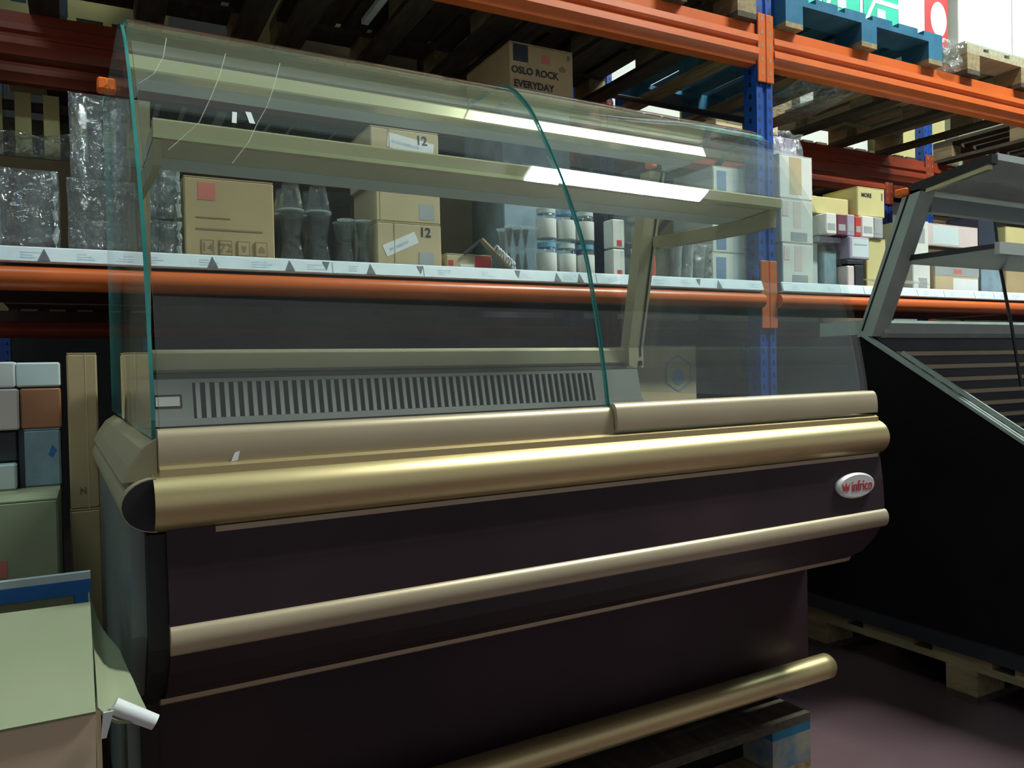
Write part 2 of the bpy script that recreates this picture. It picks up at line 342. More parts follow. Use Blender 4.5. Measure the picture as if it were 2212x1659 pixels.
# price tag strips
def tag_strip(x0, x1, label, ups, downs, cuts, y=2.375):
    t = thing('price_tag_strip', label, 'tag strip', ((x0 + x1) / 2, y, 1.352)); c = (x0 + x1) / 2
    extrude_x('holder', [(0.028, 0.0), (0.0, 0.0), (-0.004, 0.003), (0.008, 0.040), (0.012, 0.043), (0.04, 0.043), (0.04, 0.039), (0.014, 0.039), (0.003, 0.004), (0.028, 0.004)], x0 - c, x1 - c, 'tag_white', t)
    edges = [x0] + cuts + [x1]
    for a, b in zip(edges[:-1], edges[1:]):
        m = [(a - c + 0.002, -0.0045, 0.004), (b - c - 0.002, -0.0045, 0.004), (b - c - 0.002, 0.0070, 0.039), (a - c + 0.002, 0.0070, 0.039)]
        mm = [(p[0], p[1] - 0.0015, p[2]) for p in m]
        s = mesh('price_tag', m + mm, [(0, 1, 2, 3), (7, 6, 5, 4), (0, 4, 5, 1), (1, 5, 6, 2), (2, 6, 7, 3), (3, 7, 4, 0)], 'tag_white', t)
        k = a + 0.05
        bm = bmesh.new()
        while k < b - 0.06:
            for r_ in range(3):
                zz = 0.012 + r_ * 0.007; w = 0.02 + 0.04 * random.random(); yy = -0.0045 + (zz - 0.004) / 0.035 * 0.0115 - 0.0021
                bm.faces.new([bm.verts.new(q) for q in ((k - c, yy, zz), (k - c + w, yy, zz), (k - c + w, yy + 0.0010, zz + 0.003), (k - c, yy + 0.0010, zz + 0.003))])
            k += 0.12 + 0.1 * random.random()
        if len(bm.faces): from_bm('small_print', bm, 'tag_print', s)
        else: bm.free()
    for xs_, up in [(u, 1) for u in ups] + [(d_, 0) for d_ in downs]:
        w = 0.014 if up else 0.011
        zs = (0.006, 0.038) if up else (0.038, 0.012)
        yf = lambda z: -0.0045 + (z - 0.004) / 0.035 * 0.0115 - 0.0024
        v = [(xs_ - c - w, yf(zs[0]), zs[0]), (xs_ - c + w, yf(zs[0]), zs[0]), (xs_ - c, yf(zs[1]), zs[1])]
        mesh('arrow_mark', v + [(p[0], p[1] - 0.0006, p[2]) for p in v], [(0, 1, 2), (3, 4, 5), (0, 1, 4, 3), (1, 2, 5, 4), (2, 0, 3, 5)], 'arrow_ink', t)
tag_strip(-0.195, 2.44, 'long white price tag strip with black arrow marks, left of the blue post', [-0.092, 0.318, 0.533, 0.78, 1.455, 1.55, 2.20], [0.642, 0.945, 1.30, 2.10], [0.66, 0.955, 1.62])
tag_strip(2.55, 5.1, 'white price tag strip behind the dark case, right of the blue post', [], [], [3.05, 3.42, 3.62, 3.86, 4.02, 4.13, 4.3])

# ------------------------------------------------------------------ pallets
def pallet(label, x0, y0, z0, w, d, mats, rz=0.0, group='wooden pallets', along='y'):
    """deck boards run along depth when along == 'y'; w across x, d along y"""
    t = thing('wooden_pallet', label, 'pallet', (x0, y0, z0), rz, group)
    deck, blk, run = mats[:3]; strg = mats[3] if len(mats) > 3 else deck
    if along == 'y':
        nb = 6; bw = w / nb * 0.78
        for k in range(3):
            cx_ = (0.05, w / 2, w - 0.05)[k]
            box('bottom_board', cx_ - 0.05, cx_ + 0.05, 0, d, 0, 0.022, run, t)
            for j in range(3):
                cy_ = (0.07, d / 2, d - 0.07)[j]
                box('block', cx_ - 0.05, cx_ + 0.05, cy_ - 0.07, cy_ + 0.07, 0.022, 0.10, blk, t)
        for j in range(3):
            cy_ = (0.07, d / 2, d - 0.07)[j]
            box('stringer', 0, w, cy_ - 0.07, cy_ + 0.07, 0.10, 0.122, strg, t)
        for k in range(nb):
            a = k * (w - bw) / (nb - 1); box('deck_board', a, a + bw, 0, d, 0.122, 0.144, deck, t)
    else:
        nb = 5; bw = d / nb * 0.78
        for k in range(3):
            cy_ = (0.05, d / 2, d - 0.05)[k]
            box('bottom_board', 0, w, cy_ - 0.05, cy_ + 0.05, 0, 0.022, run, t)
            for j in range(3):
                cx_ = (0.07, w / 2, w - 0.07)[j]
                box('block', cx_ - 0.07, cx_ + 0.07, cy_ - 0.05, cy_ + 0.05, 0.022, 0.10, blk, t)
        for j in range(3):
            cx_ = (0.07, w / 2, w - 0.07)[j]
            box('stringer', cx_ - 0.07, cx_ + 0.07, 0, d, 0.10, 0.122, strg, t)
        for k in range(nb):
            a = k * (d - bw) / (nb - 1); box('deck_board', 0, w, a, a + bw, 0.122, 0.144, deck, t)
    return t
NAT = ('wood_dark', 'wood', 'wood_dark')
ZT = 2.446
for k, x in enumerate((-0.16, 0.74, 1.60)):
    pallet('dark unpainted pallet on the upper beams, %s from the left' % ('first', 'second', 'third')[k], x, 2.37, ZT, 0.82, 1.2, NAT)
pallet('blue painted pallet carrying green cartons on the upper beams', 2.575, 2.36, ZT, 1.03, 1.2, ('wood_blue', 'wood_blue', 'wood'))
pallet('pale unpainted pallet under the big white cartons at the top right', 3.80, 2.36, ZT, 1.0, 1.2, ('wood_pale', 'wood', 'wood_dark'))
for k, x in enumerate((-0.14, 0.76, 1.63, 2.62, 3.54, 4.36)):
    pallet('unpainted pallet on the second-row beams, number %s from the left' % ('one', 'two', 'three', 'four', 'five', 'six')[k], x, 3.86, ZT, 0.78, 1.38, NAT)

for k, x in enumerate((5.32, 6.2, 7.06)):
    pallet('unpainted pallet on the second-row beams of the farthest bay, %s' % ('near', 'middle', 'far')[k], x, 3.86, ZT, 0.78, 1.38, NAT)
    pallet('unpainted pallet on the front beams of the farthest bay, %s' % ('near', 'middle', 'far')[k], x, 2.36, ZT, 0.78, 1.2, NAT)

# ------------------------------------------------------------------ cartons
def carton(label, x0, x1, y0, y1, z0, z1, mat='card', name='cardboard_box', cat='box', rz=0.0, group=None, tape='tape', prints=(), seam=True, bev=0.004):
    cx_, cy_ = (x0 + x1) / 2, (y0 + y1) / 2; w, d, h = (x1 - x0) / 2, (y1 - y0) / 2, z1 - z0
    t = thing(name, label, cat, (cx_, cy_, z0), rz, group)
    box('body', -w, w, -d, d, 0, h - 0.003, mat, t, bev)
    if seam:
        box('top_flap', -w + 0.001, w - 0.001, -d + 0.001, -0.001, h - 0.003, h, mat, t)
        box('top_flap', -w + 0.001, w - 0.001, 0.001, d - 0.001, h - 0.003, h, mat, t)
        if tape: box('tape', -w, w, -0.025, 0.025, h, h + 0.0006, tape, t)
    for pi_, p in enumerate(prints):
        k = p[0]; th_ = 0.0005 + 0.0003 * pi_
        if k == 'rect':
            _, nm, u0, v0, u1, v1, m = p; front_poly(nm, rect(-w + u0 * 2 * w, v0 * h, -w + u1 * 2 * w, v1 * h), -d - 0.0002, m, t, th_)
        elif k == 'poly':
            _, nm, pts, m = p; front_poly(nm, [(-w + a * 2 * w, b * h) for a, b in pts], -d - 0.0002, m, t, th_)
        elif k == 'text':
            _, s, u, v, size, m = p[:6]; front_text('printed_text', s, size, -w + u * 2 * w, -d - 0.0003 - th_, v * h, m, t, 0.0006 if len(p) < 7 else p[6])
        elif k == 'side':
            _, nm, u0, v0, u1, v1, m = p
            v = [(-w - 0.0003, d - u0 * 2 * d, v0 * h), (-w - 0.0003, d - u1 * 2 * d, v0 * h), (-w - 0.0003, d - u1 * 2 * d, v1 * h), (-w - 0.0003, d - u0 * 2 * d, v1 * h)]
            mesh(nm, v + [(q[0] - 0.0008, q[1], q[2]) for q in v], [(0, 1, 2, 3), (4, 5, 6, 7), (0, 1, 5, 4), (1, 2, 6, 5), (2, 3, 7, 6), (3, 0, 4, 7)], m, t)
    return t
YG = 2.45; ZS = 1.3915
# tan carton with red square, icons
ic = []
for k in range(4):
    u = 0.17 + 0.20 * k
    ic += [('rect', 'icon_frame', u, 0.05, u + 0.14, 0.24, 'print_brown'), ('rect', 'icon_field', u + 0.012, 0.065, u + 0.128, 0.225, 'card')]
    if k == 0: ic += [('text', '14', u + 0.07, 0.145, 0.034, 'print_brown')]
    if k == 1: ic += [('text', '72', u + 0.07, 0.145, 0.034, 'print_brown')]
    if k >= 2: ic += [('poly', 'icon', [(u + 0.035, 0.18), (u + 0.105, 0.18), (u + 0.082, 0.10), (u + 0.058, 0.10)] if k == 2 else [(u + 0.03, 0.10), (u + 0.11, 0.10), (u + 0.11, 0.15), (u + 0.07, 0.19), (u + 0.03, 0.15)], 'print_brown')]
carton('tan carton with a red square mark and a row of icons, seen through the glass', 0.255, 0.507, YG, YG + 0.3, ZS, 1.630, 'card', prints=[
    ('rect', 'red_square', 0.15, 0.72, 0.34, 0.93, 'print_pinkred'), ('rect', 'text_line', 0.12, 0.50, 0.50, 0.515, 'print_brown'), ('rect', 'text_line', 0.12, 0.36, 0.86, 0.38, 'print_brown')] + ic)
# three 12-piece cartons
def tilted(u, v, w, h, a):
    c, s = math.cos(a), math.sin(a); return [(u + x * c - y * s, v + (x * s + y * c) * 1.55) for x, y in ((-w, -h), (w, -h), (w, h), (-w, h))]
for k, (z0, z1, nm) in enumerate(((ZS, 1.540, 'bottom'), (1.541, 1.663, 'middle'), (1.664, 1.845, 'top'))):
    pr = []
    if k != 1:
        v = 0.84 if k == 0 else 0.86
        pr = [('text', '12', 0.74, v - 0.04, 0.042, 'print_navy', 0.001), ('poly', 'paper_label', tilted(0.36, 0.52, 0.27, 0.085, 0.42) if k == 0 else tilted(0.58, 0.72, 0.34, 0.085, -0.12), 'paper_white'),
              ('poly', 'label_print', tilted(0.33, 0.48, 0.16, 0.02, 0.42) if k == 0 else tilted(0.5, 0.73, 0.2, 0.015, -0.12), 'tag_print'), ('rect', 'panel_edge', 0.262, 0.0, 0.27, 1.0, 'card'), ('rect', 'blue_square', 0.64, 0.02, 0.87, 0.36, 'print_grey')]
    else: pr = [('rect', 'blue_square', 0.66, 0.1, 0.90, 0.52, 'print_grey'), ('rect', 'panel_edge', 0.06, 0.0, 0.068, 1.0, 'card')]
    carton('tan twelve-piece carton, %s of the stack of three' % nm, 0.828 + (k == 2) * -0.012, 1.052, YG + 0.003 * k, YG + 0.24, z0, z1, 'card_pale', group='twelve-piece cartons', prints=pr)
carton('low white carton with red print lying beside the twelve-piece stack', 1.068, 1.24, YG, YG + 0.16, ZS, 1.448, 'card_pale', prints=[('rect', 'red_panel', 0.62, 0.1, 0.98, 0.9, 'print_red'), ('rect', 'white_band', 0.3, 0.05, 0.6, 0.4, 'paper_white'), ('rect', 'red_dot', 0.05, 0.3, 0.15, 0.6, 'print_red')])
# dark boxes behind, at the back of the shelf
carton('large dark brown carton behind the twelve-piece stack', 1.0, 1.36, 2.85, 3.3, ZS, 1.78, 'card_dark')
carton('grey carton under the OSLO ROCK carton', 1.40, 1.70, 2.66, 3.0, ZS, 1.74, 'card_bluegrey')
carton('second grey carton directly beneath the OSLO ROCK carton', 1.40, 1.70, 2.655, 3.0, 1.7405, 2.062, 'card_bluegrey')
carton('tan carton printed OSLO ROCK EVERYDAY near the upper beam', 1.408, 1.685, 2.60, 2.98, 2.063, 2.272, 'card', prints=[
    ('rect', 'navy_square', 0.05, 0.66, 0.28, 0.96, 'print_navy'), ('text', 'OSLO ROCK', 0.385, 0.50, 0.036, 'print_black', 0.0012), ('text', 'EVERYDAY', 0.365, 0.26, 0.036, 'print_black', 0.0012), ('rect', 'red_mark', 0.5, 0.70, 0.62, 0.84, 'print_pinkred'), ('rect', 'small_icon', 0.90, 0.83, 0.945, 0.92, 'print_brown'), ('poly', 'small_icon', [(0.78, 0.60), (0.86, 0.60), (0.88, 0.66), (0.82, 0.71), (0.76, 0.66)], 'print_brown')])
# white/blue cartons left of the post
for k, (z0, z1) in enumerate(((ZS, 1.515), (1.516, 1.632), (1.633, 1.748), (1.749, 1.868))):
    carton('white carton with a pale blue picture, %s of the stack left of the blue post' % ('bottom', 'second', 'third', 'top')[k], 2.255 + 0.004 * k, 2.435, 2.47, 2.72, z0, z1, 'card_white', group='white cartons with a blue picture', prints=[
        ('rect', 'blue_picture', 0.12, 0.1, 0.42, 0.85, 'print_blue'), ('rect', 'cool_panel', 0.66, 0.03, 0.99, 0.97, 'card_cool')])
# white cartons right of the post
for k, (z0, z1) in enumerate(((ZS, 1.573), (1.574, 1.763), (1.764, 1.952))):
    carton('white shrink-wrapped carton with brown pictures, %s of the stack right of the blue post' % ('bottom', 'middle', 'top')[k], 2.632 - 0.006 * k, 2.822, YG, YG + 0.25, z0, z1, 'card_white', group='white cartons right of the post', tape=None, prints=[
        ('rect', 'brown_picture', 0.38, 0.35, 0.62, 0.95, 'card_pink'), ('rect', 'grey_foot', 0.3, 0.05, 0.8, 0.25, 'print_grey'), ('rect', 'pink_mark', 0.05, 0.6, 0.22, 0.92, 'card_pink')] if k != 2 else [('rect', 'beige_picture', 0.3, 0.1, 0.66, 0.95, 'card_pale')])
carton('grey shrink-wrapped carton on the far side of the white stack', 2.84, 2.93, 2.52, 2.7, ZS, 1.595, 'card_cool', tape=None)
carton('bluish carton behind the fridge glass corner', 2.945, 3.03, 2.50, 2.66, ZS, 1.56, 'card_bluegrey', tape=None)
carton('pink narrow box standing on the shelf', 3.04, 3.085, YG, YG + 0.1, ZS, 1.495, 'card_pink', tape=None, seam=False)
carton('dark narrow box beside the pink one', 3.09, 3.15, YG, YG + 0.1, ZS, 1.50, 'plastic_dark', tape=None, seam=False)
carton('dark low box under the mauve box', 3.04, 3.15, YG, YG + 0.12, 1.5012, 1.523, 'plastic_dark', tape=None, seam=False)
carton('mauve box with a pale front on top of the dark boxes', 3.055, 3.19, YG - 0.0, YG + 0.14, 1.5240, 1.628, 'card_mauve', tape=None, seam=False, prints=[('rect', 'front_print', 0.12, 0.1, 0.95, 0.9, 'card_cool'), ('rect', 'print_line', 0.2, 0.6, 0.85, 0.66, 'card_mauve')])
carton('beige carton standing next to the dark boxes', 3.195, 3.33, 2.47, 2.66, ZS, 1.628, 'card_yellow', tape=None)
xs_ = [(2.915, 2.985, 'card_white', 'white'), (2.987, 3.05, 'card_plum', 'plum'), (3.052, 3.105, 'card_mauve', 'mauve'), (3.107, 3.15, 'print_red', 'red'), (3.152, 3.235, 'card_white', 'second white'), (3.237, 3.30, 'cup_grey', 'grey')]
carton('long flat grey carton under the row of small boxes', 2.905, 3.052, 2.49, 2.70, 1.60, 1.6285, 'card_mauve', tape=None, seam=False)
for a, b, m, nm in xs_:
    carton('small %s box in the row under the open carton' % nm, a, b, YG + 0.01, YG + 0.15, 1.6295, 1.730 - 0.01 * random.random(), m, tape=None, seam=False, group='small boxes in a row', prints=[('rect', 'front_print', 0.15, 0.2, 0.85, 0.5, 'print_grey')])
carton('yellow carton with small lettering beside the open carton', 3.15, 3.34, 2.48, 2.68, 1.7305, 1.866, 'card_yellow', tape=None, prints=[('text', 'MORE', 0.32, 0.72, 0.026, 'print_black', 0.0008), ('rect', 'corner_mark', 0.86, 0.6, 0.92, 0.85, 'print_brown')])
# open carton with raised flaps
t = thing('open_carton', 'open tan carton with raised flaps above the small boxes', 'box', (2.99, 2.60, 1.7315))
box('body', -0.125, 0.135, -0.09, 0.11, 0.0, 0.075, 'card_yellow', t, 0.003)
mesh('flap', [(-0.125, 0.11, 0.075), (0.135, 0.11, 0.075), (0.16, 0.135, 0.165), (-0.115, 0.135, 0.165), (-0.125, 0.114, 0.075), (0.135, 0.114, 0.075), (0.16, 0.139, 0.165), (-0.115, 0.139, 0.165)],
     [(0, 1, 2, 3), (4, 5, 6, 7), (0, 1, 5, 4), (1, 2, 6, 5), (2, 3, 7, 6), (3, 0, 4, 7)], 'card', t)
mesh('flap', [(-0.125, -0.09, 0.075), (-0.125, 0.11, 0.075), (-0.165, 0.10, 0.16), (-0.165, -0.08, 0.15), (-0.128, -0.09, 0.077), (-0.128, 0.11, 0.077), (-0.168, 0.10, 0.162), (-0.168, -0.08, 0.152)],
     [(0, 1, 2, 3), (4, 5, 6, 7), (0, 1, 5, 4), (1, 2, 6, 5), (2, 3, 7, 6), (3, 0, 4, 7)], 'card_pale', t)
# goods seen through the second case
carton('white wrapped carton, lower one left of the patterned box', 3.50, 3.63, YG, YG + 0.2, ZS, 1.55, 'card_white', group='white wrapped cartons', prints=[('rect', 'grey_print', 0.3, 0.1, 0.8, 0.4, 'print_grey')], tape=None)
carton('white wrapped carton, upper one left of the patterned box', 3.47, 3.62, YG, YG + 0.2, 1.551, 1.73, 'card_white', group='white wrapped cartons', prints=[('rect', 'grey_print', 0.3, 0.4, 0.8, 0.8, 'print_grey')], tape=None)
carton('tan carton with a grey top band and pale labels', 3.665, 4.02, YG, YG + 0.25, ZS, 1.533, 'card_pale', prints=[('rect', 'grey_band', 0.0, 0.58, 1.0, 0.98, 'print_grey'), ('rect', 'white_panel', 0.4, 0.05, 0.97, 0.5, 'paper_white'), ('rect', 'red_mark', 0.42, 0.66, 0.6, 0.82, 'print_pinkred')], tape=None)
carton('pinkish carton row behind the upper glass of the dark case', 3.64, 4.05, YG + 0.02, YG + 0.25, 1.62, 1.73, 'card_pink', prints=[('rect', 'blue_panel', 0.1, 0.1, 0.6, 0.9, 'card_cool')], tape=None)
carton('dark carton under the pinkish carton row', 3.66, 4.05, YG + 0.03, YG + 0.24, 1.534, 1.6195, 'card_dark', tape=None)
carton('navy box behind the case canopy', 4.06, 4.2, YG + 0.02, YG + 0.2, 1.62, 1.80, 'print_navy', tape=None)
carton('grey carton stack under the navy box', 4.06, 4.24, YG + 0.01, YG + 0.2, ZS, 1.6195, 'card_bluegrey', tape=None)
carton('tan carton at the right edge of the shelf', 4.26, 4.6, YG, YG + 0.25, ZS, 1.60, 'card', tape=None)
carton('yellowish carton at the right edge of the shelf, upper', 4.26, 4.6, YG, YG + 0.25, 1.601, 1.75, 'card_yellow', tape=None)

# clear tumblers in rows, alternate ones turned over
def tumbler_proto(w, h, inv):
    a, b = (0.30 * w, 0.48 * w) if not inv else (0.48 * w, 0.30 * w)
    return [(0.0005, 0.0), (a, 0.0), (a + (b - a) * 0.25, h * 0.2), (b, h), (0.92 * b, h), (0.86 * a, 0.012 if not inv else 0.01), (0.0005, 0.012)]
def tumbler_block(x0, n, w, rows, h, label, group, y0=YG, deep=2, z0=ZS):
    for r_ in range(rows):
        for i in range(n):
            for j in range(deep):
                inv = r_ % 2 == 0
                t = thing('clear_tumbler', label, 'glass', (x0 + (i + 0.5) * w, y0 + (j + 0.5) * w, z0 + r_ * h + 0.0005 * r_), group=group)
                o = lathe('wall', tumbler_proto(w, h - 0.001, inv), 'tumbler', t, seg=10)
                zr = h - 0.002 if not inv else 0.002
                rr = 0.48 * w
                lathe('rim', [(rr, zr - 0.0015), (rr + 0.0015, zr), (rr, zr + 0.0005), (rr - 0.002, zr)], 'film_fold_glint', t, seg=10)  # rim whitened to carry a painted highlight
tumbler_block(0.525, 2, 0.085, 3, 0.083, 'clear tapered tumbler in the three-high stack beside the red-square carton', 'tumblers in three rows')
tumbler_block(0.707, 2, 0.057, 2, 0.075, 'small clear tumbler in the two-high stack beside the twelve-piece cartons', 'tumblers in two rows')
tumbler_block(1.31, 2, 0.066, 2, 0.085, 'clear tumbler in the stack beneath the blue-lidded jars', 'tumblers near the jars')
def film_box(name, parent, x0, x1, y0, y1, z0, z1, mat='film', amp=0.006, n=7):
    """a slack plastic wrap: a box skin with wrinkles"""
    bm = bmesh.new(); add_box(bm, x0, x1, y0, y1, z0, z1)
    bmesh.ops.subdivide_edges(bm, edges=bm.edges[:], cuts=n, use_grid_fill=True)
    for v in bm.verts:
        q = noise.noise_vector(v.co * 22 + Vector((x0 * 9, z0 * 5, 3)))
        v.co += q * amp
    for f in bm.faces: f.smooth = True
    return from_bm(name, bm, mat, parent)
def wrapped_pack(label, x0, x1, z0, z1, nx, nz, y0=YG, d=0.16, group='shrink-wrapped packs of cups', cupmat='tumbler'):
    cx_ = (x0 + x1) / 2; t = thing('wrapped_cup_pack', label, 'cup pack', (cx_, y0 + d / 2, z0), group=group)
    w = (x1 - x0 - 0.012) / nx; h = (z1 - z0 - 0.010) / nz
    for i in range(nx):
        for k in range(nz):
            a = -(x1 - x0) / 2 + 0.006 + (i + 0.5) * w
            z = 0.004 + k * h
            lathe('cup', [(0.30 * w, z), (0.47 * w, z + h * 0.96), (0.43 * w, z + h * 0.96), (0.27 * w, z + 0.006)], cupmat, t, seg=12, loc=(a, -d / 2 + 0.008 + w / 2, 0))
    tube('film_fold_glint', [((x1 - x0) / 2 - 0.010 + 0.003 * math.sin(k * 1.7 + x0 * 9), -d / 2 - 0.002, 0.006 + (z1 - z0 - 0.012) * k / 8) for k in range(9)], [0.004 + 0.0025 * abs(math.sin(k * 2.1 + z0 * 7)) for k in range(9)], 'film_fold_glint', t, 8)  # rolled film edge with its white highlight painted in
    film_box('wrap_film', t, -(x1 - x0) / 2 + 0.003, (x1 - x0) / 2 - 0.003, -d / 2, d / 2, 0.003, z1 - z0 - 0.004, amp=0.003)
    return t
wrapped_pack('wide shrink-wrapped pack of clear cups at the left picture edge', -0.28, -0.055, ZS, 1.612, 2, 1)
wrapped_pack('shrink-wrapped cups, lower pack of the tall pile beside the fridge glass', -0.040, 0.075, ZS, 1.60, 1, 2)
wrapped_pack('shrink-wrapped cups, upper pack of the tall pile beside the fridge glass', -0.030, 0.070, 1.602, 1.83, 1, 3)
wrapped_pack('shrink-wrapped cups, bottom pack left of the red-square carton', 0.135, 0.250, ZS, 1.50, 2, 1)
wrapped_pack('shrink-wrapped cups, top pack left of the red-square carton', 0.135, 0.250, 1.502, 1.656, 2, 2)
wrapped_pack('pack of grey cups with red rims behind the fridge post', 2.045, 2.235, ZS, 1.545, 3, 1, cupmat='cup_grey')
# jars with blue lids
def jar(label, x, z, r, h, lid):
    t = thing('lidded_jar', label, 'jar', (x, YG + 0.06, z), group='jars with white labels')
    lathe('body', [(0.0005, 0), (r * 0.95, 0), (r, 0.008), (r, h * 0.76), (r * 0.8, h * 0.86), (0.0005, h * 0.86)], 'tumbler', t, 16)
    lathe('paper_label', [(r * 1.006, h * 0.12), (r * 1.012, h * 0.125), (r * 1.012, h * 0.68), (r * 1.006, h * 0.685)], 'card_white', t, 16)
    lathe('lid', [(0.0005, h * 0.86), (r * 0.92, h * 0.86), (r * 0.92, h), (0.0005, h)], lid, t, 16)
for i in range(3):
    for k in range(2):
        jar('clear jar with a white label and %s lid, %s row, %s' % ('blue' if (i + k) % 2 == 0 else 'pale', ('lower', 'upper')[k], ('left', 'middle', 'right')[i]), 1.495 + 0.083 * i, ZS + 0.124 * k, 0.038, 0.122, 'lid_blue' if (i + k) % 2 == 0 else 'card_cool')
for k in range(2):
    carton('slim white carton with a red square, %s of two' % ('lower', 'upper')[k], 1.748, 1.805, YG, YG + 0.06, ZS + 0.112 * k, ZS + 0.112 * k + 0.11, 'card_white', tape=None, seam=False, group='slim white cartons', prints=[('rect', 'red_square', 0.35, 0.06, 0.75, 0.26, 'print_red')])
carton('black slim carton beside the red bottles', 1.812, 1.862, YG, YG + 0.06, ZS, 1.53, 'plastic_dark', tape=None, seam=False, prints=[('rect', 'pale_mark', 0.4, 0.6, 0.8, 0.8, 'print_grey')])
for i, x in enumerate((1.892, 1.945)):
    t = thing('red_bottle', 'orange-red bottle with a narrow neck, %s one' % ('left' if i == 0 else 'right'), 'bottle', (x, YG + 0.03, ZS), group='orange-red bottles')
    lathe('body', [(0.0005, 0), (0.023, 0), (0.024, 0.07), (0.02, 0.095), (0.011, 0.115), (0.0005, 0.115)], 'bottle_red', t, 14)
    lathe('cap', [(0.0005, 0.115), (0.013, 0.115), (0.013, 0.145), (0.0005, 0.145)], 'bottle_red', t, 14)
# leaning rod with coil
t = thing('coil_brush', 'dark brown rod with a clear coil leaning on the shelf', 'brush', (1.275, 2.43, ZS))
tube('rod', [(-0.085, 0.0, 0.105), (0.03, 0.0, 0.006)], 0.010, 'print_brown', t, 8)
tube('handle', [(-0.145, 0.012, 0.055), (-0.085, 0.0, 0.105)], 0.005, 'plastic_dark', t, 8)
pts = [(-0.03 + 0.0012 * k, -0.004 + 0.014 * math.cos(k * 0.75), 0.075 - 0.0010 * k + 0.014 * math.sin(k * 0.75)) for k in range(60)]
tube('coil', pts, 0.003, 'paper_white', t, 6)

# crumpled clear film
def crumple(label, x0, x1, y, z0, z1, amp=0.03, name='plastic_film', d=0.1):
    t = thing(name, label, 'plastic film', ((x0 + x1) / 2, y, z0), group='crumpled plastic film')
    film_box('film_sheet', t, -(x1 - x0) / 2, (x1 - x0) / 2, -d / 2, d / 2, 0.0, z1 - z0, amp=amp, n=9)
crumple('crumpled clear bag on top of the white cartons right of the post', 2.612, 2.80, 2.56, 1.965, 2.06, 0.014, d=0.16)
carton('mauve-white carton inside the clear bag', 2.63, 2.785, 2.50, 2.62, 1.9535, 2.045, 'card_mauve', tape=None, seam=False)
# ------------------------------------------------------------------ upper level loads
for i in range(3):
    x0 = 2.60 + 0.265 * i
    carton('green printed carton on the blue pallet, %s of three' % ('left', 'middle', 'right')[i], x0, x0 + 0.26, 2.42, 2.85, ZT + 0.145, ZT + 0.42, 'card_green_print', group='green cartons on the blue pallet', tape=None, prints=[
        ('poly', 'white_stripe', [(0.02, 0.02), (0.10, 0.02), (0.34, 0.40), (0.28, 0.44)], 'paper_white'), ('rect', 'white_band', 0.3, 0.36, 1.0, 0.44, 'paper_white'), ('rect', 'pale_square', 0.36, 0.12, 0.58, 0.28, 'card_cool'), ('rect', 'edge_band', 0.93, 0.0, 1.0, 1.0, 'paper_white')])
def arc_band(cx_, cy_, r0, r1, a0, a1, n=14):
    o = [(cx_ + r1 * math.cos(a0 + (a1 - a0) * k / n), cy_ + r1 * math.sin(a0 + (a1 - a0) * k / n)) for k in range(n + 1)]
    return o + [(cx_ + r0 * math.cos(a1 - (a1 - a0) * k / n), cy_ + r0 * math.sin(a1 - (a1 - a0) * k / n)) for k in range(n + 1)]
t = carton('white carton with a curved dark red print beside the green cartons', 3.41, 3.79, 2.45, 2.93, ZT + 0.1455, ZT + 0.75, 'card_white', tape=None)
front_poly('red_panel', rect(0.01, 0.0, 0.188, 0.60), -0.2406, 'print_red', t)
front_poly('white_blob', ngon(0.115, 0.13, 0.062, 20, 0.085), -0.2416, 'paper_white', t); front_poly('white_blob', ngon(0.11, 0.36, 0.06, 20, 0.09), -0.2416, 'paper_white', t)
for i in range(2):
    carton('big plain white carton at the top right corner, %s' % ('left one' if i == 0 else 'right one'), 3.83 + 0.46 * i, 4.28 + 0.46 * i, 2.42, 3.0, ZT + 0.160, ZT + 0.76, 'card_white', tape=None, group='big white cartons')
box_ = tag(box('load_sheet', 3.80, 4.80, 2.37, 3.5, ZT + 0.1445, ZT + 0.158, 'pale_rim'), 'thin pale board under the big white cartons', 'board')
crumple('wad of clear film hanging between the two upper pallets', 3.635, 3.775, 2.44, ZT + 0.02, ZT + 0.135, 0.016, d=0.14)
for i, (x, y, m) in enumerate(((-0.14, 2.5, 'card_dark'), (0.80, 2.5, 'card_dark'), (1.66, 2.55, 'card_dark'))):  # mostly unseen loads, added to block light above the pallets
    carton('added light-blocking carton load on the dark pallet, %s from the left' % ('first', 'second', 'third')[i], x, x + 0.72, y, y + 0.95, ZT + 0.145, ZT + 0.8, m, group='light-blocking carton loads')
for i, (x, m, nm) in enumerate(((-0.33, 'card_yellow', 'olive-yellow'), (0.88, 'card_dark', 'brown'), (1.75, 'card_dark', 'darker brown'), (2.66, 'card_white', 'white'), (3.66, 'card_pale', 'pale tan'), (4.44, 'card_white', 'far white'), (5.36, 'card_yellow', 'far olive'), (6.24, 'card_green', 'far green'))):
    carton('%s carton load on the second-row pallets' % nm, x, x + 0.7, 3.95, 5.0, ZT + 0.145, ZT + 0.9, m, group='second-row carton loads', prints=[('rect', 'blue_sticker', 0.12, 0.08, 0.2, 0.2, 'print_navy'), ('rect', 'blue_sticker', 0.32, 0.04, 0.42, 0.16, 'print_navy')] if i == 0 else [])
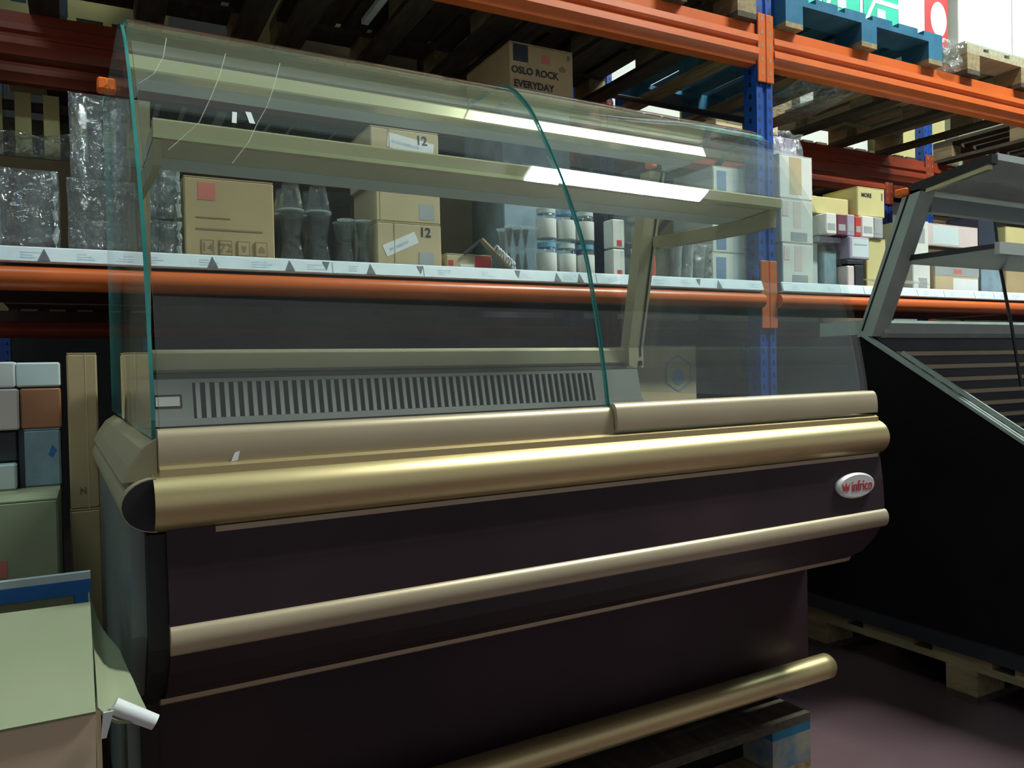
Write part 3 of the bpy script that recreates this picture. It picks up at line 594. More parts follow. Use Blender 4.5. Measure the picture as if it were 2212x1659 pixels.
# goods on the second-row shelf level seen between the pallets
bd = tag(box('second_row_decking', -0.35, 7.8, 3.925, 5.24, 1.30, 1.345, 'decking'), 'dark decking of the second-row shelf', 'shelf')
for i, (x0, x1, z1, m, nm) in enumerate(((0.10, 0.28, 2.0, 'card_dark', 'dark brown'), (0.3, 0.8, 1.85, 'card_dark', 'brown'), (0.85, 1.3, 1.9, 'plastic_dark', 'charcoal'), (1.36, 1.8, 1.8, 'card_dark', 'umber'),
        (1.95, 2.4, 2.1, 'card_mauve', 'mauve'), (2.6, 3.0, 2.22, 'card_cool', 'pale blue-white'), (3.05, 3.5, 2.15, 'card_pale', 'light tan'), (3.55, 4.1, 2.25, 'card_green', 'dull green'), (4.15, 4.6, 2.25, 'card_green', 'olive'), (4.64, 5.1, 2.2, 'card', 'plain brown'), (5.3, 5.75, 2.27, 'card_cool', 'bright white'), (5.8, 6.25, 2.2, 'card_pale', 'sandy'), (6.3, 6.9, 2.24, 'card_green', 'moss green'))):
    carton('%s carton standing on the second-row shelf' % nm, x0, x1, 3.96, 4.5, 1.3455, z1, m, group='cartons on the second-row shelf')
t = thing('slatted_crate', 'olive slatted crate behind the cup packs at the far left', 'crate', (-0.21, 4.1, 1.3455))
for k in range(4): box('slat', -0.14 + 0.105 * k, -0.08 + 0.105 * k, -0.14, -0.12, 0.0, 0.93, 'card_yellow', t)
box('crate_floor', -0.145, 0.29, -0.119, 0.25, 0.0, 0.03, 'wood_dark', t); box('crate_back', -0.145, 0.29, 0.251, 0.27, 0.0, 0.93, 'wood_dark', t)
box('rail', -0.145, 0.30, -0.1195, -0.10, 0.86, 0.90, 'wood_dark', t)
t = tag(box('gap_light_strip', 0.985, 1.012, 2.62, 3.04, 2.4255, 2.4445, 'gap_light_strip'), 'pale strip standing in for light through the pallet gap', 'slat')  # painted in place of ceiling light showing between the boards
crumple('crumpled clear film at the back left, over the cup packs', -0.28, 0.0, 3.72, 1.955, 2.03, 0.028, d=0.1)
carton('brown carton under the crumpled film at the back left', -0.28, 0.15, 3.61, 3.84, 1.3455, 1.92, 'card_dark')

# ------------------------------------------------------------------ goods on the floor under the shelf
YF = 2.30
carton('wide tan carton on the floor pile at the left, pale side to the viewer', -0.36, -0.068, 2.05, 2.385, 0.53, 0.786, 'card_green', rz=0.0, prints=[('rect', 'red_mark', 0.55, 0.35, 0.66, 0.5, 'print_pinkred')])
carton('brown carton at the bottom of the left pile', -0.37, -0.06, 2.04, 2.39, 0.0, 0.5295, 'card')
carton('blue-grey wrapped pack on the left pile', -0.155, -0.066, 2.29, 2.40, 0.7865, 0.93, 'card_bluegrey', tape=None, prints=[('rect', 'navy_edge', 0.0, 0.0, 0.13, 1.0, 'print_navy'), ('poly', 'navy_blot', [(0.7, 0.55), (0.8, 0.5), (0.9, 0.62), (0.8, 0.72)], 'blue_board')])
carton('pale folded pack at the left picture edge', -0.26, -0.16, 2.26, 2.40, 0.7865, 0.852, 'card_cool', tape=None, seam=False)
carton('small black box on the pale folded pack', -0.26, -0.158, 2.30, 2.40, 0.8525, 0.93, 'plastic_dark', tape=None, seam=False)
carton('terracotta pack on the blue-grey pack', -0.150, -0.062, 2.29, 2.40, 0.9305, 1.034, 'card_terracotta', tape=None, seam=False)
carton('beige pack beside the terracotta pack', -0.26, -0.152, 2.28, 2.40, 0.9305, 1.034, 'card_pink', tape=None, seam=False)
carton('white pack on top of the terracotta pack', -0.157, -0.062, 2.29, 2.40, 1.0345, 1.098, 'card_cool', tape=None, seam=False)
carton('white pack on top of the beige pack', -0.26, -0.158, 2.285, 2.40, 1.0345, 1.10, 'paper_white', tape=None, seam=False)
carton('tall tan carton squeezed beside the display counter', -0.048, 0.020, 2.29, 2.385, 0.722, 1.118, 'card', tape=None, prints=[('rect', 'edge_band', 0.6, 0.0, 0.64, 1.0, 'card_pale'), ('text', 'N', 0.42, 0.12, 0.02, 'print_brown')])
carton('tan carton under the tall carton beside the display counter', -0.050, 0.020, 2.285, 2.39, 0.36, 0.7215, 'card', tape=None)
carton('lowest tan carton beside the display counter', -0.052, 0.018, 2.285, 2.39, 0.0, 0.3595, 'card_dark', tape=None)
# hexagon carton behind the counter
t = carton('beige carton with a hexagon around a blue disc behind the counter glass', 1.845, 2.19, 2.50, 2.85, 0.86, 1.135, 'card_pale', tape=None)
front_poly('hexagon_outline', arc_band(0.075, 0.165, 0.068, 0.075, PI / 2, PI / 2 + 2 * PI, 6)[:7] + arc_band(0.075, 0.165, 0.068, 0.075, PI / 2, PI / 2 + 2 * PI, 6)[7:], -0.1756, 'print_blue', t)
front_poly('blue_disc', ngon(0.075, 0.15, 0.032, 18), -0.1756, 'print_blue', t)
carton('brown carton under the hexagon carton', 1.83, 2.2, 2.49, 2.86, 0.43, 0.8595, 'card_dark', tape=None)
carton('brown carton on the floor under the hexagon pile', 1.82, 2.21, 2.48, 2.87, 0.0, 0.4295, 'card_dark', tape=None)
for i, (x0, x1, z1, m, nm) in enumerate(((0.16, 0.6, 0.95, 'card_dark', 'brown'), (0.66, 1.1, 0.88, 'plastic_dark', 'charcoal'), (1.2, 1.7, 0.92, 'card_plum', 'dark red'), (2.62, 3.2, 0.98, 'plastic_dark', 'black'), (3.3, 4.0, 0.9, 'card_dark', 'umber'))):  # dark carton colours stand in for the shade under the shelf
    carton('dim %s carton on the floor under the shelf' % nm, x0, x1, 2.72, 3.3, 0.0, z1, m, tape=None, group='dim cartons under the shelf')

# ------------------------------------------------------------------ foreground open carton at the lower left
t = thing('open_shipping_carton', 'open tan carton with a torn white-lined flap in the left foreground', 'box', (-0.178, 1.33, 0))
def quad_sheet(name, a, b, c, d, th, mat, parent, n=6, curl=0.0):
    """a slightly bent sheet between four corners"""
    A, B, C_, D = map(Vector, (a, b, c, d)); nm = (B - A).cross(D - A).normalized(); v = []; f = []
    for j in range(n + 1):
        for i in range(n + 1):
            u, w = i / n, j / n
            p = A.lerp(B, u).lerp(D.lerp(C_, u), w) + nm * curl * math.sin(PI * w) + nm * 0.003 * noise.noise(Vector((u * 3, w * 3, curl * 50)))
            v.append(p)
    m = len(v); v += [p - nm * th for p in v]
    for j in range(n):
        for i in range(n):
            q = j * (n + 1) + i
            f += [(q, q + 1, q + n + 2, q + n + 1), (m + q, m + q + n + 1, m + q + n + 2, m + q + 1)]
    rim = [i for i in range(n + 1)] + [(j + 1) * (n + 1) - 1 for j in range(1, n + 1)] + [n * (n + 1) + i for i in range(n - 1, -1, -1)] + [j * (n + 1) for j in range(n - 1, 0, -1)]
    for k in range(len(rim)): a_, b_ = rim[k], rim[(k + 1) % len(rim)]; f.append((a_, b_, m + b_, m + a_))
    return mesh(name, v, f, mat, parent, True)
zf = 0.635
quad_sheet('front_wall', (-0.40, -0.20, 0), (0.165, -0.20, 0), (0.175, -0.21, zf), (-0.40, -0.20, zf), 0.006, 'card_front_lit', t, curl=0.006)  # front wall coloured lighter for the light falling on it
quad_sheet('side_wall', (0.165, 0.24, 0), (0.165, -0.20, 0), (0.175, -0.21, zf), (0.165, 0.24, zf), 0.006, 'card_pale', t, curl=-0.006)
quad_sheet('back_wall', (-0.40, 0.24, 0), (0.165, 0.24, 0), (0.165, 0.24, zf), (-0.40, 0.24, zf), 0.006, 'card', t)
quad_sheet('side_wall', (-0.40, -0.20, 0), (-0.40, 0.24, 0), (-0.40, 0.24, zf), (-0.40, -0.20, zf), 0.006, 'card', t)
quad_sheet('front_flap', (-0.40, -0.212, zf), (0.175, -0.214, zf), (0.172, -0.06, zf + 0.10), (-0.40, -0.05, zf + 0.105), 0.005, 'card_green', t, curl=-0.01)
quad_sheet('torn_flap', (0.176, -0.21, zf), (0.168, 0.16, zf + 0.06), (0.208, 0.03, zf - 0.005), (0.235, -0.205, zf - 0.025), 0.004, 'card_green', t, curl=0.012)
tube('flap_roll', [(0.195, -0.195, zf - 0.004), (0.243, -0.20, zf - 0.034)], [0.011, 0.010], 'paper_white', t, 18)
quad_sheet('torn_strip', (0.183, -0.215, zf - 0.002), (0.195, -0.215, zf - 0.002), (0.186, -0.213, zf - 0.035), (0.180, -0.213, zf - 0.035), 0.002, 'paper_white', t, n=3)
# blue-edged board leaning behind the open carton
t = thing('blue_edged_board', 'pale board with a blue painted edge behind the open carton', 'board', (-0.268, 1.60, -0.0))
quad_sheet('panel', (-0.42, 0.0, 0.0), (0.235, 0.0, 0.0), (0.235, 0.0, 0.67), (-0.42, 0.0, 0.67), 0.012, 'card_green', t, n=3)
box('blue_edge', -0.42, 0.262, -0.004, 0.014, 0.67, 0.695, 'blue_board', t)
box('blue_edge', 0.236, 0.262, -0.004, 0.014, 0.0, 0.67, 'blue_board', t)
box('white_edge', -0.42, 0.262, -0.002, 0.012, 0.6955, 0.708, 'card_cool', t)

# ------------------------------------------------------------------ the glass display counter
RZ = 0.0316679; S0, D0, ZB = 0.12, 1.25, 0.144
cr, sr = math.cos(RZ), math.sin(RZ)
K = thing('display_counter', 'gold and brown curved-glass refrigerated display counter on a pallet', 'display counter', (S0 * cr - D0 * sr, S0 * sr + D0 * cr, ZB), RZ)
L = 1.675; J = 0.853
def kz(prof): return [(y, z - ZB) for y, z in prof]
def catmull(pts, sub=5):
    P = [Vector(p) for p in pts]; out = []
    for i in range(len(P) - 1):
        p0, p1, p2, p3 = P[max(i - 1, 0)], P[i], P[i + 1], P[min(i + 2, len(P) - 1)]
        for k in range(sub):
            t_ = k / sub
            out.append(0.5 * ((2 * p1) + (p2 - p0) * t_ + (2 * p0 - 5 * p1 + 4 * p2 - p3) * t_ ** 2 + (3 * p1 - p0 - 3 * p2 + p3) * t_ ** 3))
    out.append(P[-1]); return [tuple(p) for p in out]
ARC = catmull([(.048, .95), (.052, .985), (.063, 1.055), (.088, 1.175), (.121, 1.299), (.169, 1.403), (.228, 1.507), (.313, 1.635), (.375, 1.700), (.431, 1.738), (.50, 1.756), (.64, 1.756)])
# front panes and their clamp rails
pane0 = sheet_x('curved_glass_pane', kz(ARC), 0.014, J - 0.0015, 0.007, 'glass', K, 'glass_edge')
sheet_x('curved_glass_pane', [(y - 0.003, z + 0.003) for y, z in kz(ARC)], J + 0.0015, L - 0.004, 0.007, 'glass', K, 'glass_edge', clear1=True)
def ribbon(name, pts, w, mat, par):
    v = []
    for i, p_ in enumerate(pts):
        q = Vector(p_) + Vector((0, -0.0018, 0.0010)); v += [q + Vector((-w, 0, 0)), q + Vector((w, 0, 0))]
    return mesh(name, [(a.x, a.y, a.z - ZB) for a in v], [(2 * i, 2 * i + 1, 2 * i + 3, 2 * i + 2) for i in range(len(pts) - 1)], mat, par)
for pts in ([(0.076, 0.354, 1.681), (0.064, 0.307, 1.627), (0.045, 0.278, 1.585), (0.018, 0.26, 1.557)], [(0.178, 0.338, 1.665), (0.158, 0.292, 1.606), (0.135, 0.255, 1.55), (0.108, 0.218, 1.491), (0.053, 0.182, 1.428)],
            [(0.28, 0.337, 1.664), (0.257, 0.291, 1.604), (0.234, 0.255, 1.549), (0.209, 0.227, 1.506), (0.187, 0.201, 1.462), (0.153, 0.175, 1.415)]):
    ribbon('wipe_mark', pts, 0.0008, 'wipe_mark', pane0)
ribbon('white_speck', [(0.172, 0.238, 1.524), (0.168, 0.224, 1.500)], 0.004, 'paper_white', pane0); ribbon('white_speck', [(0.196, 0.240, 1.528), (0.200, 0.226, 1.504)], 0.005, 'paper_white', pane0)  # small white specks laid on the pane
RAIL = [(0.034, 0.918), (0.033, 0.930), (0.0335, 0.945), (0.036, 0.960), (0.040, 0.968), (0.046, 0.972), (0.074, 0.972), (0.074, 0.918)]
extrude_x('glass_rail', kz(RAIL), 0.010, J, 'gold_flat', K, smooth=True)
extrude_x('glass_rail', [(y - 0.010, z + 0.007) for y, z in kz(RAIL)], J + 0.002, L, 'gold_flat', K, smooth=True)
extrude_x('ledge', kz([(0.022, 0.900), (0.022, 0.914), (0.030, 0.918), (0.12, 0.918), (0.12, 0.880), (0.05, 0.880)]), 0.010, L, 'gold', K)
# bumper: open half-round extrusion
R_ = 0.040; CZ = 0.863
bp = [(0.042 - 0.042 * math.sin(a), CZ + R_ * math.cos(a)) for a in [PI * (k / 16) for k in range(17)]]
bp = [(0.07, CZ + R_)] + bp + [(0.07, CZ - R_)]
sheet_x('bumper', kz(bp[::-1]), 0.0, L + 0.008, -0.004, 'gold', K, 'gold')
box('bumper_core', 0.03, L - 0.01, 0.075, 0.10, 0.82 - ZB, 0.905 - ZB, 'black', K)
extrude_x('bumper_void', kz([(0.004 + 0.038 - 0.038 * math.sin(PI * k / 12), CZ + 0.036 * math.cos(PI * k / 12)) for k in range(13)] + [(0.07, CZ - 0.036), (0.07, CZ + 0.036)]), 0.012, 0.016, 'black', K)  # black plate stands in for the dark hollow of the bumper
extrude_x('under_strip', kz([(0.020, 0.800), (0.018, 0.823), (0.05, 0.826), (0.05, 0.800)]), 0.085, L - 0.008, 'gold_flat', K)
# front cladding
extrude_x('upper_panel', kz([(0.020, 0.824), (0.012, 0.76), (0.008, 0.684), (0.06, 0.684), (0.06, 0.824)]), 0.016, L, 'brown_panel', K)
extrude_x('gold_strip', kz([(0.010 - 0.014 * math.cos((k - 6) / 6 * PI / 2), 0.662 - 0.022 * math.sin((k - 6) / 6 * PI / 2)) for k in range(13)] + [(0.05, 0.640), (0.05, 0.684)]), 0.016, L, 'gold_flat', K, smooth=True)
extrude_x('lower_panel', kz([(0.012, 0.640), (0.035, 0.605), (0.070, 0.566), (0.112, 0.540), (0.16, 0.540), (0.16, 0.640)]), 0.016, L - 0.006, 'brown_panel', K)
extrude_x('trim_line', kz([(0.104, 0.544), (0.110, 0.534), (0.122, 0.528), (0.15, 0.528), (0.15, 0.540), (0.112, 0.541)]), 0.010, L - 0.004, 'gold_flat', K)
extrude_x('kick_panel', kz([(0.200, 0.528), (0.246, 0.50), (0.246, 0.165), (0.28, 0.165), (0.28, 0.528)]), 0.006, L - 0.004, 'brown_panel', K)
tube('kick_tube', [(0.03, 0.185, 0.232 - ZB), (L - 0.03, 0.185, 0.232 - ZB), (L - 0.004, 0.185, 0.232 - ZB), (L + 0.006, 0.185, 0.232 - ZB)], [0.033, 0.033, 0.033, 0.026], 'gold', K, 20)
for x in (0.25, 0.85, 1.45): box('tube_bracket', x - 0.02, x + 0.02, 0.205, 0.25, 0.222 - ZB, 0.242 - ZB, 'black', K)
box('base_frame', 0.04, L - 0.03, 0.30, 0.98, 0.0, 0.03, 'black', K)
# carcass and end panels
box('tub', 0.035, L - 0.01, 0.17, 1.0, 0.541 - ZB, 0.90 - ZB, 'dark_panel', K)
box('carcass', 0.035, L - 0.01, 0.285, 1.0, 0.03, 0.5405 - ZB, 'dark_panel', K)
EP = [(0.060, 0.915), (0.062, 0.80), (0.065, 0.66), (0.15, 0.54), (0.25, 0.50), (0.25, 0.15), (1.03, 0.15), (1.03, 0.915)]
extrude_x('end_panel', kz(EP), -0.030, 0.012, 'grey_panel', K)
extrude_x('end_panel', kz(EP), L - 0.008, L + 0.002, 'dark_panel', K)
extrude_x('corner_post', kz([(0.028, 0.818), (0.016, 0.65), (0.04, 0.61), (0.13, 0.53), (0.23, 0.50), (0.23, 0.16), (0.275, 0.16), (0.275, 0.50), (0.15, 0.56), (0.075, 0.65), (0.075, 0.818)]), -0.010, 0.0155, 'black', K)
# end mouldings on the left end
XZ = [(0.009, 0.958), (-0.012, 0.944), (-0.030, 0.918), (-0.040, 0.896), (0.009, 0.896)]
_v = [(a, 0.048, b - ZB) for a, b in XZ] + [(a, 1.03, b - ZB) for a, b in XZ]
mesh('end_ledge', _v, [(i, (i + 1) % 5, 5 + (i + 1) % 5, 5 + i) for i in range(5)] + [(0, 1, 2, 3, 4), (5, 6, 7, 8, 9)], 'champagne', K)
def moulding(name, x, rx, rz, z, y0, y1, mat, par, endmat=None):
    v = []; f = []; n = 14
    for y in (y0, y1): v += [(x - rx * math.sin(PI * k / n), y, z - ZB + rz * math.cos(PI * k / n)) for k in range(n + 1)]
    for k in range(n): f.append((k, k + 1, n + 2 + k, n + 1 + k))
    f += [tuple(range(n + 1)), tuple(range(n + 1, 2 * n + 2)), (0, n + 1, 2 * n + 1, n)]
    return mesh(name, v, f, [mat, endmat or mat], par, True, [0] * n + [1, 0, 0])
eb = moulding('end_bumper', 0.004, 0.048, 0.040, 0.863, 0.020, 1.03, 'champagne', K)
moulding('open_end', 0.004, 0.0465, 0.0385, 0.863, 0.0188, 0.0198, 'black', eb)
# side glass
SG = [(0.056, 0.968)] + [p for p in ARC if p[1] > 0.99] + [(1.02, 1.752), (1.04, 1.735), (1.04, 0.968)]
def plate_x(name, prof, x0, x1, mat, edge): return extrude_rim(name, prof, x0, x1, mat, edge)
def extrude_rim(name, prof, x0, x1, mat, edge):
    n = len(prof); v = [(x0, y, z) for y, z in prof] + [(x1, y, z) for y, z in prof]
    f = [(i, (i + 1) % n, n + (i + 1) % n, n + i) for i in range(n)] + [tuple(range(n)), tuple(range(n, 2 * n))]
    return mesh(name, v, f, [mat, edge], K, False, [1] * n + [0, 0])
SGI = [(y + 0.012, z - 0.010) if z < 1.73 else (y + 0.004, z - 0.012) for y, z in SG[:-3]] + SG[-3:]
plate_x('side_glass', kz(SGI), 0.004, 0.010, 'glass_side', 'glass_edge')
plate_x('side_glass', kz(SGI), L - 0.016, L - 0.010, 'glass_side', 'glass_side')
# canopy with its lamp housing, and the middle shelf
extrude_x('canopy_rail', kz([(0.614, 1.706), (0.612, 1.710), (0.626, 1.740), (0.634, 1.746), (0.66, 1.746), (0.66, 1.706)]), 0.03, L - 0.002, 'cream_metal', K)
extrude_x('canopy', kz([(0.66, 1.705), (0.67, 1.702), (0.722, 1.700), (0.722, 1.742), (0.66, 1.742)]), 0.03, L - 0.006, 'steel', K)
for x, nm in ((-0.004, 0), (L, 1)): box('corner_clip', x - 0.012, x + 0.012, 0.86, 0.90, 1.735 - ZB, 1.765 - ZB, 'orange_cap', K, 0.004)
extrude_x('shelf_front', kz([(0.322, 1.522), (0.318, 1.518), (0.318, 1.494), (0.326, 1.488), (0.345, 1.488), (0.345, 1.522)]), 0.045, L + 0.0, 'cream_metal', K)
extrude_x('shelf_lip', kz([(0.345, 1.488), (0.440, 1.482), (0.440, 1.512), (0.345, 1.512)]), 0.045, L - 0.004, 'shelf_under', K)
extrude_x('shelf_plate', kz([(0.440, 1.480), (0.535, 1.480), (0.535, 1.500), (0.440, 1.508)]), 0.045, L - 0.004, 'steel', K)
for xa, xb in ((L - 0.030, L - 0.006), (0.046, 0.060)):
    extrude_x('shelf_arm', kz([(0.33, 1.487), (0.335, 1.440), (0.42, 1.438), (0.80, 1.448), (0.842, 1.46), (0.842, 1.492), (0.54, 1.479), (0.44, 1.479)]), xa, xb, 'champagne', K)
    extrude_x('canopy_arm', kz([(0.722, 1.702), (0.79, 1.702), (0.79, 1.740), (0.722, 1.740)]), xa, xb, 'steel', K)
# rear posts, leaning forward
def post(x0, x1, mat):
    prof = kz([(0.925, 1.05), (0.925, 1.12), (0.795, 1.70), (0.845, 1.70), (0.972, 1.12), (0.972, 1.05)])
    return extrude_x('rear_post', prof, x0, x1, mat, K)
p = post(L - 0.075, L - 0.012, 'champagne')
extrude_x('post_slot', kz([(0.9235, 1.09), (0.9235, 1.121), (0.7935, 1.70), (0.800, 1.70), (0.928, 1.121), (0.928, 1.09)]), L - 0.030, L - 0.022, 'black', p)
box('bolt', L - 0.034, L - 0.020, 0.921, 0.926, 1.058 - ZB, 1.074 - ZB, 'black', p)
post(0.032, 0.09, 'champagne')
extrude_x('back_rail', kz([(0.950, 1.062), (0.946, 1.070), (0.946, 1.112), (0.955, 1.122), (0.995, 1.122), (0.995, 1.062)]), 0.035, L - 0.014, 'champagne', K)
# inside: deck, louvred back grille
extrude_x('deck', kz([(0.075, 0.928), (0.70, 0.928), (0.70, 0.905), (0.075, 0.905)]), 0.032, L - 0.018, 'steel', K)
extrude_x('deck_shade_strip', kz([(0.70, 0.926), (0.852, 0.926), (0.852, 0.905), (0.70, 0.905)]), 0.032, L - 0.018, 'deck_dark', K)  # rear of the deck painted dark in place of the grille's shadow
gr = extrude_x('back_grille', kz([(0.852, 0.928), (0.880, 1.048), (0.905, 1.056), (0.960, 1.062), (0.960, 0.928)]), 0.035, L - 0.080, 'deck_dark', K)
def gy(z): return 0.852 + (z - 0.928) / 0.120 * 0.028
n = 53; x0, x1 = 0.178, 1.398; zl, zh = 0.948, 1.036
pitch = (x1 - x0) / n
v0 = [(-0.0068, 0, zl), (0.0030, 0, zl), (0.0030, 0, zh), (-0.0068, 0, zh)]
vv = [(x, gy(z) - 0.0008, z - ZB) for x, _, z in v0] + [(x + (0.0015 if x > 0 else 0.0), gy(z) - (0.0095 if x < 0 else 0.0055), z - ZB) for x, _, z in v0]
lo = None
for k in range(n):
    if lo is None:
        lo = mesh('louvre', vv, [(0, 1, 2, 3), (4, 5, 6, 7), (0, 1, 5, 4), (1, 2, 6, 5), (2, 3, 7, 6), (3, 0, 4, 7)], 'louvre_metal', gr); o = lo
    else: o = lo.copy(); C.objects.link(o)
    o.location.x = x0 + (k + 0.5) * pitch
def gplate(name, xa, xb, za, zb, mat, off=0.006, par=gr):
    v = [(x, gy(z) - off, z - ZB) for x, z in ((xa, za), (xb, za), (xb, zb), (xa, zb))] + [(x, gy(z) - 0.0006, z - ZB) for x, z in ((xa, za), (xb, za), (xb, zb), (xa, zb))]
    return mesh(name, v, [(0, 1, 2, 3), (4, 5, 6, 7), (0, 1, 5, 4), (1, 2, 6, 5), (2, 3, 7, 6), (3, 0, 4, 7)], mat, par)
gplate('grille_frame', 0.036, x0 - 0.002, 0.940, 1.046, 'louvre_metal'); gplate('grille_frame', x1 + 0.004, L - 0.082, 0.940, 1.046, 'louvre_metal')
gplate('grille_frame', x0 - 0.002, x1 + 0.004, 1.0365, 1.046, 'louvre_metal'); gplate('grille_lip', 0.036, L - 0.082, 0.931, 0.9475, 'louvre_metal', 0.012)
g = gplate('gauge_window', 0.085, 0.150, 0.975, 1.008, 'black', 0.0075); gplate('gauge_face', 0.090, 0.145, 0.980, 1.003, 'card_pink', 0.0085)
# badge
bz = 0.752
def fy(z): return 0.012 + (0.76 - z) / 0.076 * -0.004 if z < 0.76 else 0.012 + (z - 0.76) / 0.064 * 0.008
n = 40; bx = L - 0.112; ra, rb = 0.070, 0.031
v = [(bx + ra * math.cos(2 * PI * k / n), 0.006, bz - ZB + rb * math.sin(2 * PI * k / n)) for k in range(n)] + [(bx + 0.9 * ra * math.cos(2 * PI * k / n), 0.001, bz - ZB + 0.86 * rb * math.sin(2 * PI * k / n)) for k in range(n)] + [(p_[0], 0.013, p_[2]) for p_ in [(bx + ra * math.cos(2 * PI * k / n), 0, bz - ZB + rb * math.sin(2 * PI * k / n)) for k in range(n)]]
f = [(k, (k + 1) % n, n + (k + 1) % n, n + k) for k in range(n)] + [tuple(range(n, 2 * n))] + [(k, (k + 1) % n, 2 * n + (k + 1) % n, 2 * n + k) for k in range(n)] + [tuple(range(2 * n, 3 * n))]
bd_ = mesh('badge', v, f, 'badge_white', K, False); bd_['label'] = 'white oval maker badge with red lettering'
front_text('badge_lettering', 'infrico', 0.036, bx + 0.016, 0.0004, bz - ZB - 0.001, 'print_red', bd_, 0.0004, xs=0.84)
cz_ = bz - ZB + 0.001; cxx = bx - 0.043
front_poly('crown_mark', [(cxx - 0.010, cz_ - 0.010), (cxx + 0.010, cz_ - 0.010), (cxx + 0.0135, cz_ + 0.008), (cxx + 0.005, cz_ - 0.002), (cxx, cz_ + 0.010), (cxx - 0.005, cz_ - 0.002), (cxx - 0.0135, cz_ + 0.008)], 0.0008, 'print_red', bd_)
# small specks: paper scrap on the rail
mesh('paint_scratch', [(0.112, 0.0295, 0.918 - ZB), (0.122, 0.0295, 0.920 - ZB), (0.126, 0.0315, 0.934 - ZB), (0.118, 0.0315, 0.932 - ZB)], [(0, 1, 2, 3)], 'paper_white', K)

# pallet beneath the counter
def counter_pt(x, y): return (S0 + x) * cr - (D0 + y) * sr, (S0 + x) * sr + (D0 + y) * cr
px_, py_ = counter_pt(0.36, 0.15)
pallet('worn blue-cornered pallet under the display counter', px_, py_, 0.0, 1.2, 0.82, ('wood_dark', 'wood_blue_worn', 'wood', 'wood_blue'), RZ, along='x')  # dark deck boards stand in for shadow beneath the counter

# ------------------------------------------------------------------ second, dark case at the right
XB, YB = 2.35, 2.05
Q = thing('dark_display_case', 'dark display case with sloping sides on a pallet at the right', 'display case', (XB, YB, 0.146), 0.0)
def qz(prof): return [(y - YB, z - 0.146) for y, z in prof]
QL = 1.9
SIDE = [(2.20, 0.20), (2.20, 1.10), (1.83, 1.142), (1.60, 0.992), (1.308, 0.808), (1.0, 0.63), (0.98, 0.20)]
extrude_x('end_panel', qz(SIDE), 0.0, 0.045, 'dark_panel', Q); extrude_x('end_panel', qz(SIDE), QL - 0.045, QL, 'dark_panel', Q)
extrude_x('plinth', qz([(0.98, 0.146), (2.19, 0.146), (2.19, 0.20), (0.98, 0.20)]), 0.004, QL, 'deck_dark', Q)
def strip(name, pts, x0, x1, th, mat):
    P = [Vector(p) for p in qz(pts)]; up = []
    for i, p in enumerate(P):
        d = (P[min(i + 1, len(P) - 1)] - P[max(i - 1, 0)]).normalized(); nn = Vector((-d.y, d.x)); up.append(p + nn * th if nn.y > 0 else p - nn * th)
    return extrude_x(name, [tuple(p) for p in P] + [tuple(p) for p in up[::-1]], x0, x1, mat, Q)
strip('side_rim', [(1.84, 1.142), (1.60, 0.992), (1.308, 0.808), (1.0, 0.63)], -0.006, 0.020, 0.010, 'pale_rim')
strip('side_rim_glazing', [(1.70, 1.075), (1.55, 0.98), (1.308, 0.828), (1.0, 0.65)], 0.010, 0.016, 0.014, 'pale_rim')
box('front_body', 0.046, QL - 0.046, 0.985 - YB, 1.25 - YB, 0.055, 0.44, 'dark_panel', Q)
# leaning rear post, top rail, canopy, shelf
def qpost(x0, x1): return extrude_x('rear_post', qz([(1.80, 1.14), (1.86, 1.14), (1.675, 1.60), (1.615, 1.60)]), x0, x1, 'pale_rim', Q)
qp = qpost(0.0, 0.075); qpost(QL - 0.075, QL)
extrude_x('post_groove', qz([(1.835, 1.16), (1.842, 1.16), (1.662, 1.59), (1.655, 1.59)]), -0.0012, 0.0, 'black', qp)
extrude_x('canopy_side', qz([(1.68, 1.585), (1.70, 1.615), (1.39, 1.655), (1.39, 1.628)]), 0.0, 0.03, 'deck_dark', Q)
extrude_x('canopy', qz([(1.69, 1.60), (1.69, 1.625), (1.39, 1.66), (1.39, 1.640)]), 0.03, QL, 'steel', Q)
extrude_x('canopy_trim', qz([(1.60, 1.585), (1.60, 1.600), (1.40, 1.627), (1.40, 1.612)]), 0.002, 0.02, 'cream_metal', Q)
extrude_x('canopy_rail', qz([(1.66, 1.535), (1.66, 1.585), (1.63, 1.585), (1.63, 1.535)]), 0.075, QL - 0.075, 'grey_panel', Q)
box('corner_clip', -0.016, 0.012, 1.655 - YB, 1.70 - YB, 1.588 - 0.146, 1.612 - 0.146, 'orange_cap', Q, 0.004)
extrude_x('middle_shelf', qz([(1.42, 1.385), (1.42, 1.40), (1.76, 1.405), (1.76, 1.385)]), 0.06, QL - 0.06, 'deck_dark', Q)
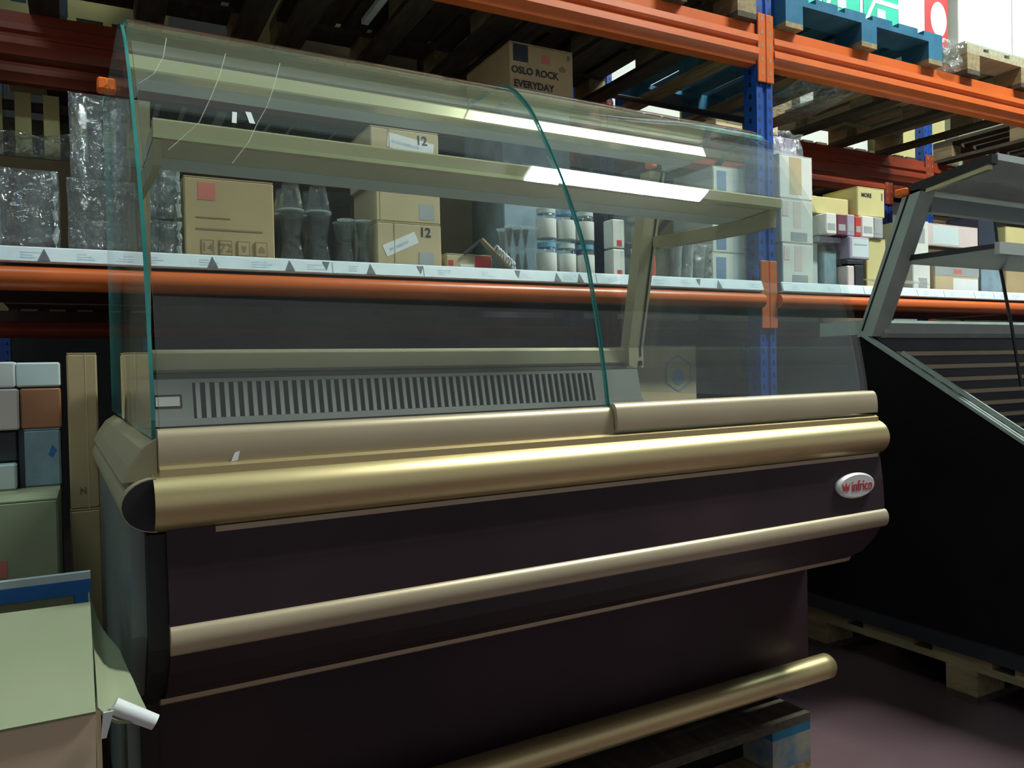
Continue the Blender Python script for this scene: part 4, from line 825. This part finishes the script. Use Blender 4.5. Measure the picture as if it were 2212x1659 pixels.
extrude_x('shelf_edge', qz([(1.405, 1.368), (1.405, 1.404), (1.42, 1.404), (1.42, 1.368)]), 0.06, QL - 0.06, 'steel', Q)
extrude_x('back_rail', qz([(1.80, 1.135), (1.79, 1.150), (1.79, 1.185), (1.86, 1.185), (1.86, 1.135)]), 0.05, QL - 0.05, 'pale_rim', Q)
extrude_x('worktop', qz([(1.86, 1.15), (1.86, 1.20), (2.06, 1.20), (2.06, 1.15)]), 0.05, QL, 'pale_rim', Q)
extrude_x('back_wall', qz([(1.86, 0.50), (1.83, 1.134), (2.03, 1.134), (2.03, 0.50)]), 0.046, QL - 0.046, 'deck_dark', Q)
for k in range(9):
    z = 1.075 - 0.048 * k
    extrude_x('air_slat', qz([(1.832 + 0.0024 * k, z), (1.812 + 0.0024 * k, z - 0.003), (1.812 + 0.0024 * k, z + 0.012), (1.832 + 0.0024 * k, z + 0.015)]), 0.05, QL - 0.05, 'gold_flat', Q)
extrude_x('well_floor', qz([(1.25, 0.56), (1.86, 0.56), (1.86, 0.59), (1.25, 0.59)]), 0.046, QL - 0.046, 'deck_dark', Q)
strip_v = [(0.655, 1.77 - YB, 1.58 - 0.146), (0.660, 1.755 - YB, 1.40 - 0.146), (0.668, 1.72 - YB, 1.18 - 0.146), (0.675, 1.69 - YB, 0.95 - 0.146)]
tube('glass_joint', strip_v, 0.006, 'deck_dark', Q, 8)
t = tag(quad_sheet('crumpled_film_strip', (2.53, 1.93, 1.348), (2.86, 1.93, 1.348), (2.86, 1.98, 1.365), (2.53, 1.97, 1.36), 0.004, 'film', None), 'strip of clear film lying on the dark case worktop', 'plastic film')
pallet('unpainted pallet under the dark display case', 2.365, 0.90, 0.0, 1.2, 1.22, ('wood', 'wood', 'wood_dark'), along='x')

# clear film sagging below the pallets of the right bay
tag(quad_sheet('film_drape', (3.02, 2.62, 2.425), (3.42, 2.62, 2.425), (3.42, 3.40, 2.425), (3.02, 3.40, 2.425), 0.002, 'film', None, n=8, curl=-0.06), 'sagging clear film under the blue pallet', 'plastic film')
